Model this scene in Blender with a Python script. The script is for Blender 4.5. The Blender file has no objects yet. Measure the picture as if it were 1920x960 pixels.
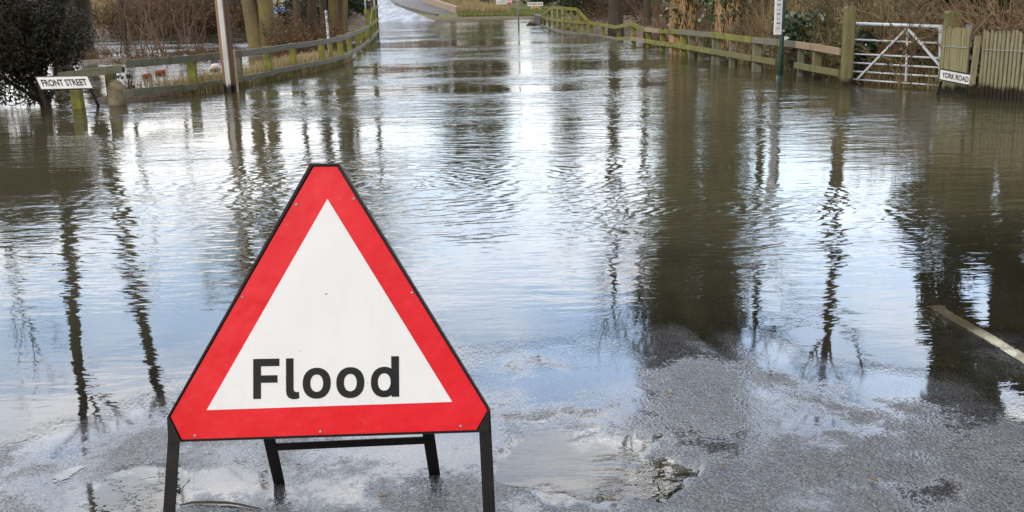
import bpy, math, random
import numpy as np
from mathutils import Vector, Matrix

# ------------------------------------------------------------------ camera
S = bpy.context.scene
F, H = 1867.0, 1.5
PITCH = math.atan(490 / F)
ROLL = math.radians(1.5)
cp, sp = math.cos(PITCH), math.sin(PITCH)
FWD = Vector((0, cp, -sp)); R0 = Vector((1, 0, 0)); U0 = Vector((0, sp, cp))
RT = R0 * math.cos(ROLL) - U0 * math.sin(ROLL)
UP = R0 * math.sin(ROLL) + U0 * math.cos(ROLL)
EYE = Vector((0, 0, H))
cam = bpy.data.cameras.new('camera')
camo = bpy.data.objects.new('camera', cam)
S.collection.objects.link(camo)
m = Matrix((RT, UP, -FWD)).transposed().to_4x4(); m.translation = EYE
camo.matrix_world = m
cam.sensor_width = 36; cam.lens = 36 * F / 1920
cam.clip_start = 0.05; cam.clip_end = 3000
S.camera = camo

# ------------------------------------------------------------------ sky and sun
SUN_EL, SUN_AZ = math.radians(28), math.radians(215)     # azimuth from +Y, clockwise: behind the camera to the left
W = bpy.data.worlds.new('World'); S.world = W; W.use_nodes = True
nt = W.node_tree; nt.nodes.clear()
def wn(t, **k):
    n = nt.nodes.new(t)
    for a, b in k.items(): setattr(n, a, b)
    return n
out = wn('ShaderNodeOutputWorld'); bg = wn('ShaderNodeBackground')
sky = wn('ShaderNodeTexSky', sky_type='NISHITA', sun_disc=False, sun_elevation=SUN_EL, sun_rotation=SUN_AZ)
sky.dust_density = 2.0; sky.air_density = 1.0
tc = wn('ShaderNodeTexCoord'); mp = wn('ShaderNodeMapping'); mp.inputs['Scale'].default_value = (1.7, 1.7, 7.0)
mp.inputs['Location'].default_value = (3.1, .7, .2)
ns = wn('ShaderNodeTexNoise'); ns.inputs['Scale'].default_value = 1.6; ns.inputs['Detail'].default_value = 7; ns.inputs['Roughness'].default_value = .55
rp = wn('ShaderNodeValToRGB'); rp.color_ramp.elements[0].position = .37; rp.color_ramp.elements[1].position = .60
mix = wn('ShaderNodeMix', data_type='RGBA')
L = nt.links.new
L(tc.outputs['Generated'], mp.inputs['Vector']); L(mp.outputs['Vector'], ns.inputs['Vector'])
L(ns.outputs['Fac'], rp.inputs['Fac']); L(rp.outputs['Color'], mix.inputs['Factor'])
sxy = wn('ShaderNodeSeparateXYZ'); L(tc.outputs['Generated'], sxy.inputs[0])
fr = wn('ShaderNodeMapRange', interpolation_type='SMOOTHSTEP'); fr.inputs['From Min'].default_value = -.2; fr.inputs['From Max'].default_value = .75
L(sxy.outputs['Y'], fr.inputs['Value'])                 # the bright, thinly veiled half of the sky lies ahead
cl = wn('ShaderNodeMix', data_type='RGBA'); cl.inputs['A'].default_value = (8.6, 8.7, 9.0, 1); cl.inputs['B'].default_value = (32, 31.4, 31.6, 1); L(fr.outputs['Result'], cl.inputs['Factor'])
sc_ = wn('ShaderNodeMapRange'); sc_.inputs['To Min'].default_value = 1.0; sc_.inputs['To Max'].default_value = 5.9; L(fr.outputs['Result'], sc_.inputs['Value'])
vm = wn('ShaderNodeVectorMath', operation='SCALE'); L(sky.outputs['Color'], vm.inputs[0]); L(sc_.outputs['Result'], vm.inputs['Scale'])
hs = wn('ShaderNodeHueSaturation'); hs.inputs['Saturation'].default_value = .85; L(vm.outputs['Vector'], hs.inputs['Color'])
lo = wn('ShaderNodeMapRange', interpolation_type='SMOOTHSTEP'); lo.inputs['From Min'].default_value = .02; lo.inputs['From Max'].default_value = .36; lo.inputs['To Min'].default_value = .52
L(sxy.outputs['Z'], lo.inputs['Value'])                 # duller towards the horizon
v2 = wn('ShaderNodeVectorMath', operation='SCALE'); L(mix.outputs['Result'], v2.inputs[0]); L(lo.outputs['Result'], v2.inputs['Scale'])
L(hs.outputs['Color'], mix.inputs['A']); L(cl.outputs['Result'], mix.inputs['B']); L(v2.outputs['Vector'], bg.inputs['Color'])
bg.inputs['Strength'].default_value = 0.13
L(bg.outputs['Background'], out.inputs['Surface'])
sl = bpy.data.lights.new('sun', 'SUN'); sl.energy = 1.2; sl.angle = math.radians(12); sl.color = (1, .93, .82)
so = bpy.data.objects.new('sun', sl); S.collection.objects.link(so)
d = Vector((math.sin(SUN_AZ) * math.cos(SUN_EL), math.cos(SUN_AZ) * math.cos(SUN_EL), math.sin(SUN_EL)))
so.rotation_euler = d.to_track_quat('Z', 'Y').to_euler()
S.view_settings.view_transform = 'Standard'; S.view_settings.look = 'None'
S.view_settings.gamma = 1; S.view_settings.use_curve_mapping = False
S.view_settings.exposure = 0.2
S.render.engine = 'CYCLES'
S.cycles.max_bounces = 6; S.cycles.transparent_max_bounces = 12
S.cycles.diffuse_bounces = 3; S.cycles.glossy_bounces = 4
S.cycles.use_denoising = True
S.cycles.caustics_reflective = False; S.cycles.caustics_refractive = False

# ------------------------------------------------------------------ helpers
COL = S.collection
def ray(px, py):
    return (RT * ((px - 960) / F) + UP * (-(py - 480) / F) + FWD)
def at(px, py, z=0.0):                       # the point at height z seen there
    r = ray(px, py); t = (z - H) / r.z
    return EYE + r * t
def at_y(px, py, Y):                         # the point at distance Y seen there
    r = ray(px, py); return EYE + r * (Y / r.y)
def tag(o, label=None, cat=None, group=None, kind=None):
    for k, v in (('label', label), ('category', cat), ('group', group), ('kind', kind)):
        if v: o[k] = v
    return o
def empty(name, loc=(0, 0, 0), rz=0, label=None, cat=None, group=None):
    o = bpy.data.objects.new(name, None); COL.objects.link(o)
    o.location = loc; o.rotation_euler = (0, 0, rz); o.empty_display_size = .1
    return tag(o, label, cat, group)
def link(name, me, mat, parent=None, world=False):
    o = bpy.data.objects.new(name, me); COL.objects.link(o)
    if mat and not me.materials: me.materials.append(mat)
    if parent is not None:
        o.parent = parent
        if world:                            # mesh given in world coordinates
            o.matrix_parent_inverse = (Matrix.Translation(parent.location) @ parent.rotation_euler.to_matrix().to_4x4()).inverted()
    return o
def np_mesh(name, V, Fq, smooth=False):
    V = np.asarray(V, np.float32); Fq = np.asarray(Fq, np.int32)
    me = bpy.data.meshes.new(name)
    n, k = Fq.shape
    me.vertices.add(len(V)); me.vertices.foreach_set('co', V.ravel())
    me.loops.add(n * k); me.loops.foreach_set('vertex_index', Fq.ravel())
    me.polygons.add(n)
    me.polygons.foreach_set('loop_start', np.arange(0, n * k, k, dtype=np.int32))
    if smooth: me.polygons.foreach_set('use_smooth', np.ones(n, bool))
    me.update(calc_edges=True); me.validate()
    return me
class MB:
    def __init__(s): s.v = []; s.f = []
    def add(s, vs, fs):
        b = len(s.v); s.v += [tuple(v) for v in vs]; s.f += [tuple(b + i for i in f) for f in fs]
        return s
    def bar(s, p0, p1, w, h, up=(0, 0, 1), bev=0.0):   # box from p0 to p1; w across, h along up; chamfered edges
        p0, p1 = Vector(p0), Vector(p1); a = (p1 - p0).normalized(); up = Vector(up)
        x = a.cross(up)
        if x.length < 1e-4: x = a.cross(Vector((0, 1, 0)))
        x.normalize(); y = x.cross(a).normalized()
        b = bev if bev else min(w, h) * .1
        c = [(-w/2 + b, -h/2), (w/2 - b, -h/2), (w/2, -h/2 + b), (w/2, h/2 - b), (w/2 - b, h/2), (-w/2 + b, h/2), (-w/2, h/2 - b), (-w/2, -h/2 + b)]
        vs = [p0 + x * u + y * v for u, v in c] + [p1 + x * u + y * v for u, v in c]
        n = 8
        fs = [(i, (i + 1) % n, n + (i + 1) % n, n + i) for i in range(n)] + [tuple(range(n - 1, -1, -1)), tuple(range(n, 2 * n))]
        return s.add(vs, fs)
    def tube(s, pts, rad, k=8, cap=True):
        pts = [Vector(p) for p in pts]
        if not hasattr(rad, '__len__'): rad = [rad] * len(pts)
        vs = []; fs = []; pu = None
        for i, p in enumerate(pts):
            a = (pts[min(i + 1, len(pts) - 1)] - pts[max(i - 1, 0)]).normalized()
            u = a.cross(Vector((0.31, .95, .05))) if pu is None else pu - a * pu.dot(a)
            if u.length < 1e-4: u = a.cross(Vector((1, 0, 0)))
            u.normalize(); pu = u; v = a.cross(u)
            vs += [p + (u * math.cos(t * 2 * math.pi / k) + v * math.sin(t * 2 * math.pi / k)) * rad[i] for t in range(k)]
        for i in range(len(pts) - 1):
            for t in range(k):
                fs.append((i * k + t, i * k + (t + 1) % k, (i + 1) * k + (t + 1) % k, (i + 1) * k + t))
        if cap: fs += [tuple(range(k - 1, -1, -1)), tuple(range((len(pts) - 1) * k, len(pts) * k))]
        return s.add(vs, fs)
    def prism(s, poly, fn, d0, d1):          # 2-D polygon mapped by fn(u, v, depth), from depth d0 to d1
        n = len(poly)
        vs = [fn(u, v, d0) for u, v in poly] + [fn(u, v, d1) for u, v in poly]
        fs = [tuple(range(n)), tuple(range(2 * n - 1, n - 1, -1))] + [(i, n + i, n + (i + 1) % n, (i + 1) % n) for i in range(n)]
        return s.add(vs, fs)
    def ring(s, a, b, fn, d0, d1):           # prism between two outlines of the same count
        n = len(a)
        vs = [fn(u, v, d0) for u, v in a] + [fn(u, v, d0) for u, v in b] + [fn(u, v, d1) for u, v in a] + [fn(u, v, d1) for u, v in b]
        fs = []
        for i in range(n):
            j = (i + 1) % n
            fs += [(i, j, n + j, n + i), (2*n + i, 3*n + i, 3*n + j, 2*n + j), (i, 2*n + i, 2*n + j, j), (n + i, n + j, 3*n + j, 3*n + i)]
        return s.add(vs, fs)
    def build(s, name, mat, parent=None, smooth=False, world=True):
        me = bpy.data.meshes.new(name); me.from_pydata(s.v, [], s.f)
        import bmesh
        bm = bmesh.new(); bm.from_mesh(me); bmesh.ops.recalc_face_normals(bm, faces=bm.faces); bm.to_mesh(me); bm.free()
        if smooth:
            me.polygons.foreach_set('use_smooth', [True] * len(me.polygons))
        me.update()
        return link(name, me, mat, parent, world)
_lat = {}
def vnoise(x, y, scale, seed):
    if seed not in _lat: _lat[seed] = np.random.default_rng(seed).random((257, 257))
    g = _lat[seed]
    x = np.asarray(x, float) / scale + 1000.3; y = np.asarray(y, float) / scale + 1000.7
    i = np.floor(x).astype(int); j = np.floor(y).astype(int); fx = x - i; fy = y - j
    fx = fx * fx * fx * (fx * (fx * 6 - 15) + 10); fy = fy * fy * fy * (fy * (fy * 6 - 15) + 10)
    i0, j0, i1, j1 = i % 256, j % 256, (i + 1) % 256, (j + 1) % 256
    return (g[i0, j0] * (1 - fx) + g[i1, j0] * fx) * (1 - fy) + (g[i0, j1] * (1 - fx) + g[i1, j1] * fx) * fy - .5
def sstep(a, b, x):
    t = np.clip((np.asarray(x, float) - a) / (b - a), 0, 1); return t * t * (3 - 2 * t)

# ------------------------------------------------------------------ materials
class NT:
    def __init__(s, name):
        s.m = bpy.data.materials.new(name); s.m.use_nodes = True; s.t = s.m.node_tree
        s.t.nodes.clear(); s.out = s.n('ShaderNodeOutputMaterial')
    def n(s, t, **k):
        x = s.t.nodes.new(t)
        for a, b in k.items(): setattr(x, a, b)
        return x
    def l(s, a, b): s.t.links.new(a, b)
    def noise(s, scale, detail=4, rough=.6, stretch=(1, 1, 1), coord='Object', loc=(0, 0, 0)):
        c = s.n('ShaderNodeTexCoord'); mp = s.n('ShaderNodeMapping'); mp.inputs['Scale'].default_value = stretch; mp.inputs['Location'].default_value = loc
        x = s.n('ShaderNodeTexNoise'); x.inputs['Scale'].default_value = scale; x.inputs['Detail'].default_value = detail; x.inputs['Roughness'].default_value = rough
        s.l(c.outputs[coord], mp.inputs['Vector']); s.l(mp.outputs['Vector'], x.inputs['Vector'])
        return x.outputs['Fac']
    def ramp(s, fac, a, b, ca=(0, 0, 0, 1), cb=(1, 1, 1, 1)):
        r = s.n('ShaderNodeValToRGB'); e = r.color_ramp.elements
        e[0].position = a; e[1].position = b; e[0].color = ca; e[1].color = cb
        s.l(fac, r.inputs['Fac']); return r.outputs['Color']
    def mix(s, fac, a, b):
        x = s.n('ShaderNodeMix', data_type='RGBA')
        for i, v in (('A', a), ('B', b)):
            if isinstance(v, tuple): x.inputs[i].default_value = (*v[:3], 1)
            else: s.l(v, x.inputs[i])
        if isinstance(fac, (int, float)): x.inputs['Factor'].default_value = fac
        else: s.l(fac, x.inputs['Factor'])
        return x.outputs['Result']
    def math(s, op, a, b=0.0, c=0.0):
        x = s.n('ShaderNodeMath', operation=op)
        for i, v in enumerate((a, b, c)):
            if isinstance(v, (int, float)): x.inputs[i].default_value = v
            else: s.l(v, x.inputs[i])
        return x.outputs[0]
    def bump(s, h, strength=.3, dist=.01, normal=None):
        b = s.n('ShaderNodeBump'); b.inputs['Strength'].default_value = strength; b.inputs['Distance'].default_value = dist
        s.l(h, b.inputs['Height'])
        if normal: s.l(normal, b.inputs['Normal'])
        return b.outputs['Normal']
    def pr(s, col, rough=.8, spec=.3, nrm=None, metal=0):
        p = s.n('ShaderNodeBsdfPrincipled')
        if isinstance(col, tuple): p.inputs['Base Color'].default_value = (*col[:3], 1)
        else: s.l(col, p.inputs['Base Color'])
        if isinstance(rough, (int, float)): p.inputs['Roughness'].default_value = rough
        else: s.l(rough, p.inputs['Roughness'])
        p.inputs['Specular IOR Level'].default_value = spec; p.inputs['Metallic'].default_value = metal
        if nrm is not None: s.l(nrm, p.inputs['Normal'])
        s.l(p.outputs[0], s.out.inputs['Surface']); return p
def basic(name, c1, c2=None, scale=6, rough=.8, spec=.3, stretch=(1, 1, 1), bump=.3, bd=.01, metal=0, lo=.35, hi=.65, wet=None):
    t = NT(name); f = t.noise(scale, 6, .65, stretch)
    c = t.mix(t.ramp(f, lo, hi), c1, c2 or c1)
    if wet:                                   # a tide stain above the flood: darker wet foot with a ragged edge
        g = t.n('ShaderNodeNewGeometry'); sx = t.n('ShaderNodeSeparateXYZ'); t.l(g.outputs['Position'], sx.inputs[0])
        z = t.math('ADD', sx.outputs['Z'], t.math('MULTIPLY', t.math('SUBTRACT', t.noise(9, 3), .5), -.22))
        c = t.mix(t.ramp(z, wet - .03, wet + .03), (.028, .024, .016), c)
    t.pr(c, rough, spec, t.bump(f, bump, bd), metal); return t.m
def leafmat(name, cols, rough=.45, spec=.35, scale=1.5):
    t = NT(name); g = t.n('ShaderNodeNewGeometry')
    r = t.n('ShaderNodeValToRGB'); e = r.color_ramp.elements; n = len(cols)
    while len(e) < n: e.new(.5)
    for i, c in enumerate(cols): e[i].position = i / max(1, n - 1); e[i].color = (*c, 1)
    t.l(g.outputs['Random Per Island'], r.inputs['Fac'])
    c = r.outputs['Color']
    p = t.pr(c, rough, spec); tr = t.n('ShaderNodeBsdfTranslucent'); t.l(c, tr.inputs['Color'])
    mx = t.n('ShaderNodeMixShader'); mx.inputs[0].default_value = .25
    t.l(p.outputs[0], mx.inputs[1]); t.l(tr.outputs[0], mx.inputs[2]); t.l(mx.outputs[0], t.out.inputs['Surface'])
    return t.m

MOSS = basic('mossy_wood', (.24, .24, .045), (.13, .12, .05), 7, .9, .15, (1, 1, 1), .6, .01, lo=.36, hi=.62)
MOSSD = basic('dark_mossy_wood', (.10, .11, .035), (.085, .07, .045), 7, .9, .15, bump=.5, bd=.008)
GREYW = basic('grey_weathered_wood', (.14, .13, .105), (.22, .20, .165), 9, .9, .15, (1, 1, 6), .5, .006)
GREYG = basic('green_grey_wood', (.12, .125, .075), (.19, .18, .14), 6, .9, .15, bump=.5, bd=.006)
TANW = basic('fresh_tan_wood', (.34, .25, .16), (.25, .19, .12), 8, .85, .2, bump=.4, bd=.006)
PICK = basic('pale_weathered_pickets', (.29, .26, .175), (.17, .16, .085), 5, .9, .15, (6, 6, 1), .4, .005, wet=.17)
PICKM = basic('mossy_pickets', (.21, .19, .085), (.27, .24, .15), 4, .9, .15, (5, 5, 1), .4, .005, wet=.10)
POSTW = basic('gate_post_wood', (.19, .175, .085), (.12, .11, .05), 5, .9, .15, (6, 6, .8), .5, .008, wet=.10)
POLEW = basic('brown_pole_wood', (.33, .20, .12), (.22, .135, .085), 4, .85, .2, (9, 9, .5), .5, .008, wet=.14)
POLED = basic('dark_pole_side', (.13, .09, .07), (.09, .065, .05), 4, .85, .2, (9, 9, .5), .4, .008, wet=.14)
CAPW = basic('white_cable_cover', (.66, .67, .66), (.52, .52, .50), 3, .5, .4, (5, 5, .6), .1, .003, wet=.13)
STONE = basic('lichened_stone', (.34, .29, .20), (.14, .11, .065), 5, .9, .15, bump=.8, bd=.02)
GALV = basic('galvanised_steel', (.60, .62, .65), (.52, .54, .57), 14, .5, .4, bump=.03, bd=.001, metal=.1)
GREYM = basic('grey_metal', (.40, .40, .41), (.30, .30, .31), 9, .5, .5, bump=.05, metal=.3)
BLACKM = basic('black_painted_steel', (.007, .0065, .0065), (.022, .015, .011), 18, .5, .25, bump=.15, bd=.002, lo=.5, hi=.8)
GREENM = basic('dark_green_paint', (.012, .055, .040), (.008, .035, .028), 6, .35, .5, bump=.08, bd=.003)
WHITEP = basic('white_sign_face', (.70, .70, .67), (.50, .49, .43), 5, .45, .4, bump=.03, bd=.002, lo=.50, hi=.78)
INK = basic('black_lettering', (.006, .006, .008), (.012, .012, .014), 4, .3, .3, bump=.05, bd=.001)
INKG = basic('grey_print', (.12, .17, .22), (.10, .12, .16), 4, .5, .4)
BARK1 = basic('mossy_bark', (.20, .16, .055), (.12, .095, .07), 2.4, .9, .15, (1.2, 1.2, .45), .9, .03)
BARK2 = basic('brown_bark', (.13, .09, .055), (.08, .06, .04), 5, .9, .15, (2, 2, .4), .9, .03)
BARKD = basic('dark_bark', (.05, .042, .030), (.08, .065, .045), 5, .9, .15, (2, 2, .4), .8, .03)
TWIGR = basic('reddish_twigs', (.13, .08, .05), (.07, .048, .032), 4, .85, .2, bump=0)
TWIGT = basic('tan_twigs', (.36, .25, .14), (.13, .09, .055), 2.5, .85, .2, bump=0)
TWIGG = basic('olive_twigs', (.19, .16, .07), (.12, .09, .05), 2.5, .85, .2, bump=0)
TWIGD = basic('dark_twigs', (.06, .045, .032), (.09, .065, .045), 3, .85, .2, bump=0)
IVYS = basic('pale_ivy_stems', (.52, .36, .19), (.34, .22, .12), 6, .85, .2, (1, 1, .3), .3, .01)
LEAFD = leafmat('dark_evergreen_leaves', [(.014, .020, .017), (.024, .030, .020), (.055, .028, .020), (.018, .028, .024), (.05, .05, .018), (.045, .030, .020)], .55, .25)
LEAFI = leafmat('ivy_leaves', [(.03, .055, .02), (.05, .085, .03), (.10, .13, .05), (.03, .05, .02), (.18, .19, .09)], .3, .5)
LEAFL = leafmat('laurel_leaves', [(.02, .045, .03), (.025, .06, .035), (.05, .10, .04), (.02, .04, .04), (.26, .27, .10)], .25, .5)
LEAFC = leafmat('conifer_needles', [(.022, .035, .012), (.03, .045, .015), (.04, .06, .02), (.05, .05, .02)], .6, .2)
LEAFB = leafmat('dead_brown_leaves', [(.16, .085, .04), (.10, .06, .03), (.22, .13, .06), (.07, .045, .03)], .8, .1)
GRASSD = leafmat('dry_grass_blades', [(.42, .32, .17), (.34, .24, .12), (.26, .22, .09), (.45, .37, .22)], .8, .15)
GRASSG = leafmat('green_grass_blades', [(.10, .15, .03), (.14, .18, .04), (.20, .20, .06), (.30, .26, .12)], .7, .2)
BRICKR = basic('red_brick', (.26, .075, .045), (.16, .07, .05), 9, .9, .15)
BLUEP = basic('blue_plastic', (.04, .20, .50), (.03, .14, .38), 4, .4, .4)
PALEB = basic('pale_board', (.62, .55, .50), (.5, .42, .38), 5, .7, .3)
YELB = basic('yellow_grit_bin', (.50, .36, .08), (.40, .27, .06), 5, .6, .3)
RUSTW = basic('rust_brown_timber', (.26, .13, .07), (.17, .09, .05), 6, .85, .2)

def red_mat():
    t = NT('red_reflective_sheet'); f = t.noise(5, 4, .6); f2 = t.noise(38, 3, .6)
    c = t.mix(t.ramp(f, .38, .72), (.70, .003, .010), (.80, .010, .024))
    c = t.mix(t.math('MULTIPLY', t.ramp(f2, .60, .75), .10), c, (.75, .25, .2))
    nb = t.bump(t.noise(7, 3, .5), .30, .02)
    t.pr(c, t.math('MULTIPLY_ADD', t.ramp(t.noise(14, 3), .4, .6), .22, .14), .35, nb); return t.m
RED = red_mat()
def white_mat():
    t = NT('white_reflective_sheet'); f = t.noise(7, 5, .6); s = t.noise(120, 2, .5)
    c = t.mix(t.ramp(f, .3, .8), (.82, .82, .82), (.77, .77, .76))
    c = t.mix(t.ramp(s, .76, .775), c, (.12, .10, .08))
    c = t.mix(t.math('MULTIPLY', t.ramp(t.noise(9, 6, .7, (3, 3, .5)), .56, .75), .16), c, (.36, .32, .26))
    t.pr(c, .3, .45, t.bump(t.noise(5, 2), .15, .02)); return t.m
WHITES = white_mat()

# ------------------------------------------------------------------ lie of the land
LF = [(148, 203), (215, 196), (365, 178), (450, 163), (506, 151), (552, 142), (605, 130), (640, 119), (657, 108), (672, 98), (682, 90), (690, 82), (697, 75), (703, 69), (708, 62)]
RF = [(1018, 50), (1040, 58), (1060, 64), (1085, 65.5), (1108, 66), (1130, 67.5), (1160, 74), (1188, 83), (1216, 88), (1242, 95), (1281, 105), (1340, 121), (1418, 134), (1462, 138), (1500, 142), (1530, 149), (1583, 158)]
LP = [at(*p) for p in LF]; RP = [at(*p) for p in RF]
ly = np.array([p.y for p in LP]); lx = np.array([p.x for p in LP])
RX = RP + [at(*p) for p in ((1763, 178), (1836, 183), (1920, 190), (2150, 212), (2700, 262))]
ry = np.array([p.y for p in RX]); rx = np.array([p.x for p in RX])
o_ = np.argsort(ry); ry, rx = ry[o_], rx[o_]
o_ = np.argsort(ly); ly, lx = np.append(ly[o_], [50, 60, 67]), np.append(lx[o_], [-7.0, -8.6, -9.7])
SH = [(-500, 890), (-200, 868), (0, 848), (190, 822), (330, 812), (500, 800), (700, 762), (880, 705), (1000, 672), (1150, 642), (1210, 624), (1340, 618), (1450, 640), (1600, 682), (1740, 720), (1850, 770), (2000, 830), (2200, 900)]
SP = [at(*p) for p in SH]
shx = np.array([p.x for p in SP]); shy = np.array([p.y for p in SP])
PUD = [(at(1105, 868), .27, .26, .024), (at(1200, 890), .16, .15, .02), (at(240, 935), .17, .2, .020), (at(290, 905), .1, .1, .012), (at(1040, 800), .2, .1, .012)]
def road_h(x, y):
    x = np.asarray(x, float); y = np.asarray(y, float)
    ys = np.interp(x, shx, shy); dd = ys - y
    h = np.where(dd > 0, .015 * np.minimum(dd, 2.5) + .02 * np.maximum(dd - 2.5, 0), np.maximum((.022 - .0165 * sstep(1.35, 2.1, x) * sstep(7, 5.5, y)) * dd, -.3))
    near = np.exp(-np.maximum(0, y - 6) / 3)
    h = h + (vnoise(x, y, .55, 3) * .011 + vnoise(x, y * .8, .2, 4) * .004 + vnoise(x, y, .07, 5) * .0025) * near
    for c, a, b, k in PUD:
        e = ((x - c.x) / a) ** 2 + ((y - c.y) / b) ** 2 + vnoise(x, y, .12, 8) * 1.0 + vnoise(x, y, .05, 9) * .6
        h = h - k * sstep(1.5, .35, e)
    # a shallow wheel rut running up out of the water
    a, b = at(1335, 640), at(1500, 800)
    t = np.clip((y - b.y) / (a.y - b.y), -.2, 1.1); xx = b.x + (a.x - b.x) * t
    h = h - .006 * np.exp(-((x - xx) / .06) ** 2) * sstep(b.y - .5, b.y + .5, y) * sstep(6.0, 5.0, y)
    return h
def land_h(x, y):
    x = np.asarray(x, float); y = np.asarray(y, float)
    xl = np.interp(y, ly, lx); xr = np.interp(y, ry, rx)
    h = np.full(np.broadcast(x, y).shape, -.32)
    dr = x - xr
    hr = -.14 + .62 * sstep(0, 3.0, dr) + vnoise(x, y, .9, 11) * .16 + vnoise(x, y, .3, 12) * .05
    h = np.where((dr > -.4) & (y > 8), np.maximum(h, -.32 + (hr + .32) * sstep(-.4, .3, dr)), h)
    dl = xl - x
    verge = np.exp(-((dl - .45) / .95) ** 2) * sstep(15.2, 16.4, y) * sstep(28, 24, y)
    hl = -.16 + .27 * verge + .30 * np.exp(-((y - 28.5) / 3.2) ** 2) * sstep(.2, 1.5, dl) * sstep(-12, -14, -np.abs(x) * 0 + x * 0 - 13) + vnoise(x, y, 1.1, 13) * .16 + vnoise(x, y, .35, 14) * .07
    hl = hl + .9 * sstep(46, 58, y)
    h = np.where((dl > -.7) & (y > 8), np.maximum(h, -.32 + (hl + .32) * sstep(-.7, .1, dl)), h)
    ramp = .062 * np.maximum(y - 67, 0); ramp = np.minimum(ramp, 4.0) + .02 * np.maximum(y - 140, 0)
    far = sstep(63.5, 67.5, y)
    h = h * (1 - far) + np.maximum(.05 + ramp + vnoise(x, y, 3, 15) * .12, h * (1 - far)) * far
    return h

def grid(xs, ys, fn):
    X, Y = np.meshgrid(xs, ys)
    V = np.stack([X, Y, fn(X, Y)], -1).reshape(-1, 3)
    nx, ny = len(xs), len(ys)
    i = np.arange(nx - 1)[None, :] + (np.arange(ny - 1) * nx)[:, None]
    return V, np.stack([i, i + 1, i + nx + 1, i + nx], -1).reshape(-1, 4)
def axis(*seg):
    a = [np.arange(s, e, st) for s, e, st in seg]; return np.concatenate(a + [[seg[-1][1]]])
def attr(me, name, vals):
    a = me.attributes.new(name, 'FLOAT', 'POINT'); a.data.foreach_set('value', np.asarray(vals, np.float32).ravel())

def soil_mat():
    t = NT('leaf_littered_soil')
    f = t.noise(2.2, 8, .7); g = t.noise(25, 4, .6)
    c = t.mix(t.ramp(f, .38, .62), (.045, .032, .020), (.13, .085, .048))
    c = t.mix(t.math('MULTIPLY', t.ramp(g, .52, .68), .7), c, (.20, .13, .075))
    p = t.n('ShaderNodeNewGeometry'); sx = t.n('ShaderNodeSeparateXYZ'); t.l(p.outputs['Position'], sx.inputs[0])
    far = t.ramp(t.math('DIVIDE', sx.outputs['Y'], 200), .33, .35)
    c = t.mix(far, c, t.mix(t.ramp(t.noise(.9, 5), .4, .6), (.10, .13, .035), (.17, .14, .06)))
    t.pr(c, .85, .25, t.bump(g, .8, .05)); return t.m
xs = axis((-400, -40, 20), (-40, -22, 1.2), (-22, 16, .3), (16, 40, 1.2), (40, 400, 20))
ys = axis((-60, 8, 4), (8, 48, .3), (48, 80, .8), (80, 160, 4), (160, 900, 40))
V, Q = grid(xs, ys, land_h)
g = link('ground', np_mesh('ground', V, Q, True), soil_mat()); tag(g, kind='structure')

def road_mat():
    t = NT('wet_asphalt')
    a = t.n('ShaderNodeAttribute', attribute_name='height')
    h = a.outputs['Fac']
    grain = t.noise(60, 3, .75); fine = t.noise(150, 2, .6); big = t.noise(1.3, 6, .65); pat = t.noise(2.4, 5, .65, loc=(4, 2, 0)); coarse = t.noise(26, 3, .7)
    v = t.n('ShaderNodeTexVoronoi'); v.inputs['Scale'].default_value = 75
    tc = t.n('ShaderNodeTexCoord'); t.l(tc.outputs['Object'], v.inputs['Vector'])
    # height above the water line, broken up by the stones of the surface
    hh = t.math('ADD', t.math('MINIMUM', h, .017), t.math('ADD', t.math('MULTIPLY', t.math('SUBTRACT', grain, .5), .034), t.math('MULTIPLY', t.math('SUBTRACT', pat, .5), .10)))
    dry = t.ramp(t.math('MULTIPLY', hh, 30), .0, .45)
    c = t.mix(t.ramp(big, .35, .65), (.022, .022, .024), (.038, .037, .038))
    c = t.mix(t.math('MULTIPLY', t.ramp(fine, .52, .66), .75), c, (.15, .145, .14))
    c = t.mix(t.math('MULTIPLY', t.ramp(coarse, .55, .7), .6), c, (.010, .010, .011))
    rough = t.math('MULTIPLY_ADD', dry, .21, .04)
    bh = t.math('ADD', t.math('MULTIPLY', v.outputs['Distance'], -.005), t.math('ADD', t.math('MULTIPLY', grain, .007), t.math('MULTIPLY', coarse, .008)))
    b = t.n('ShaderNodeBump'); b.inputs['Distance'].default_value = 1.0
    t.l(bh, b.inputs['Height']); t.l(t.math('MULTIPLY_ADD', dry, .80, .035), b.inputs['Strength'])
    up = t.n('ShaderNodeCombineXYZ'); up.inputs['Z'].default_value = 1
    mv = t.n('ShaderNodeMix', data_type='VECTOR'); t.l(dry, mv.inputs['Factor']); t.l(up.outputs[0], mv.inputs[4]); t.l(b.outputs['Normal'], mv.inputs[5])
    nv = t.n('ShaderNodeVectorMath', operation='NORMALIZE'); t.l(mv.outputs[1], nv.inputs[0])
    p = t.pr(c, rough, .5, nv.outputs[0]); p.inputs['IOR'].default_value = 1.58
    sp = t.math('SUBTRACT', .5, t.math('MULTIPLY', dry, t.math('MULTIPLY_ADD', t.ramp(grain, .38, .62), -.34, .30))); t.l(sp, p.inputs['Specular IOR Level'])
    return t.m
ROADM = road_mat()
rxs = axis((-9, -3.2, .25), (-3.2, 3.4, .016), (3.4, 9, .25))
rys = axis((-14, 1.6, .4), (1.6, 5.6, .016), (5.6, 9, .06), (9, 66, 1.0))
V, Q = grid(rxs, rys, road_h)
me = np_mesh('road', V, Q, True); attr(me, 'height', V[:, 2])
road = link('road', me, ROADM); tag(road, kind='structure')

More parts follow.
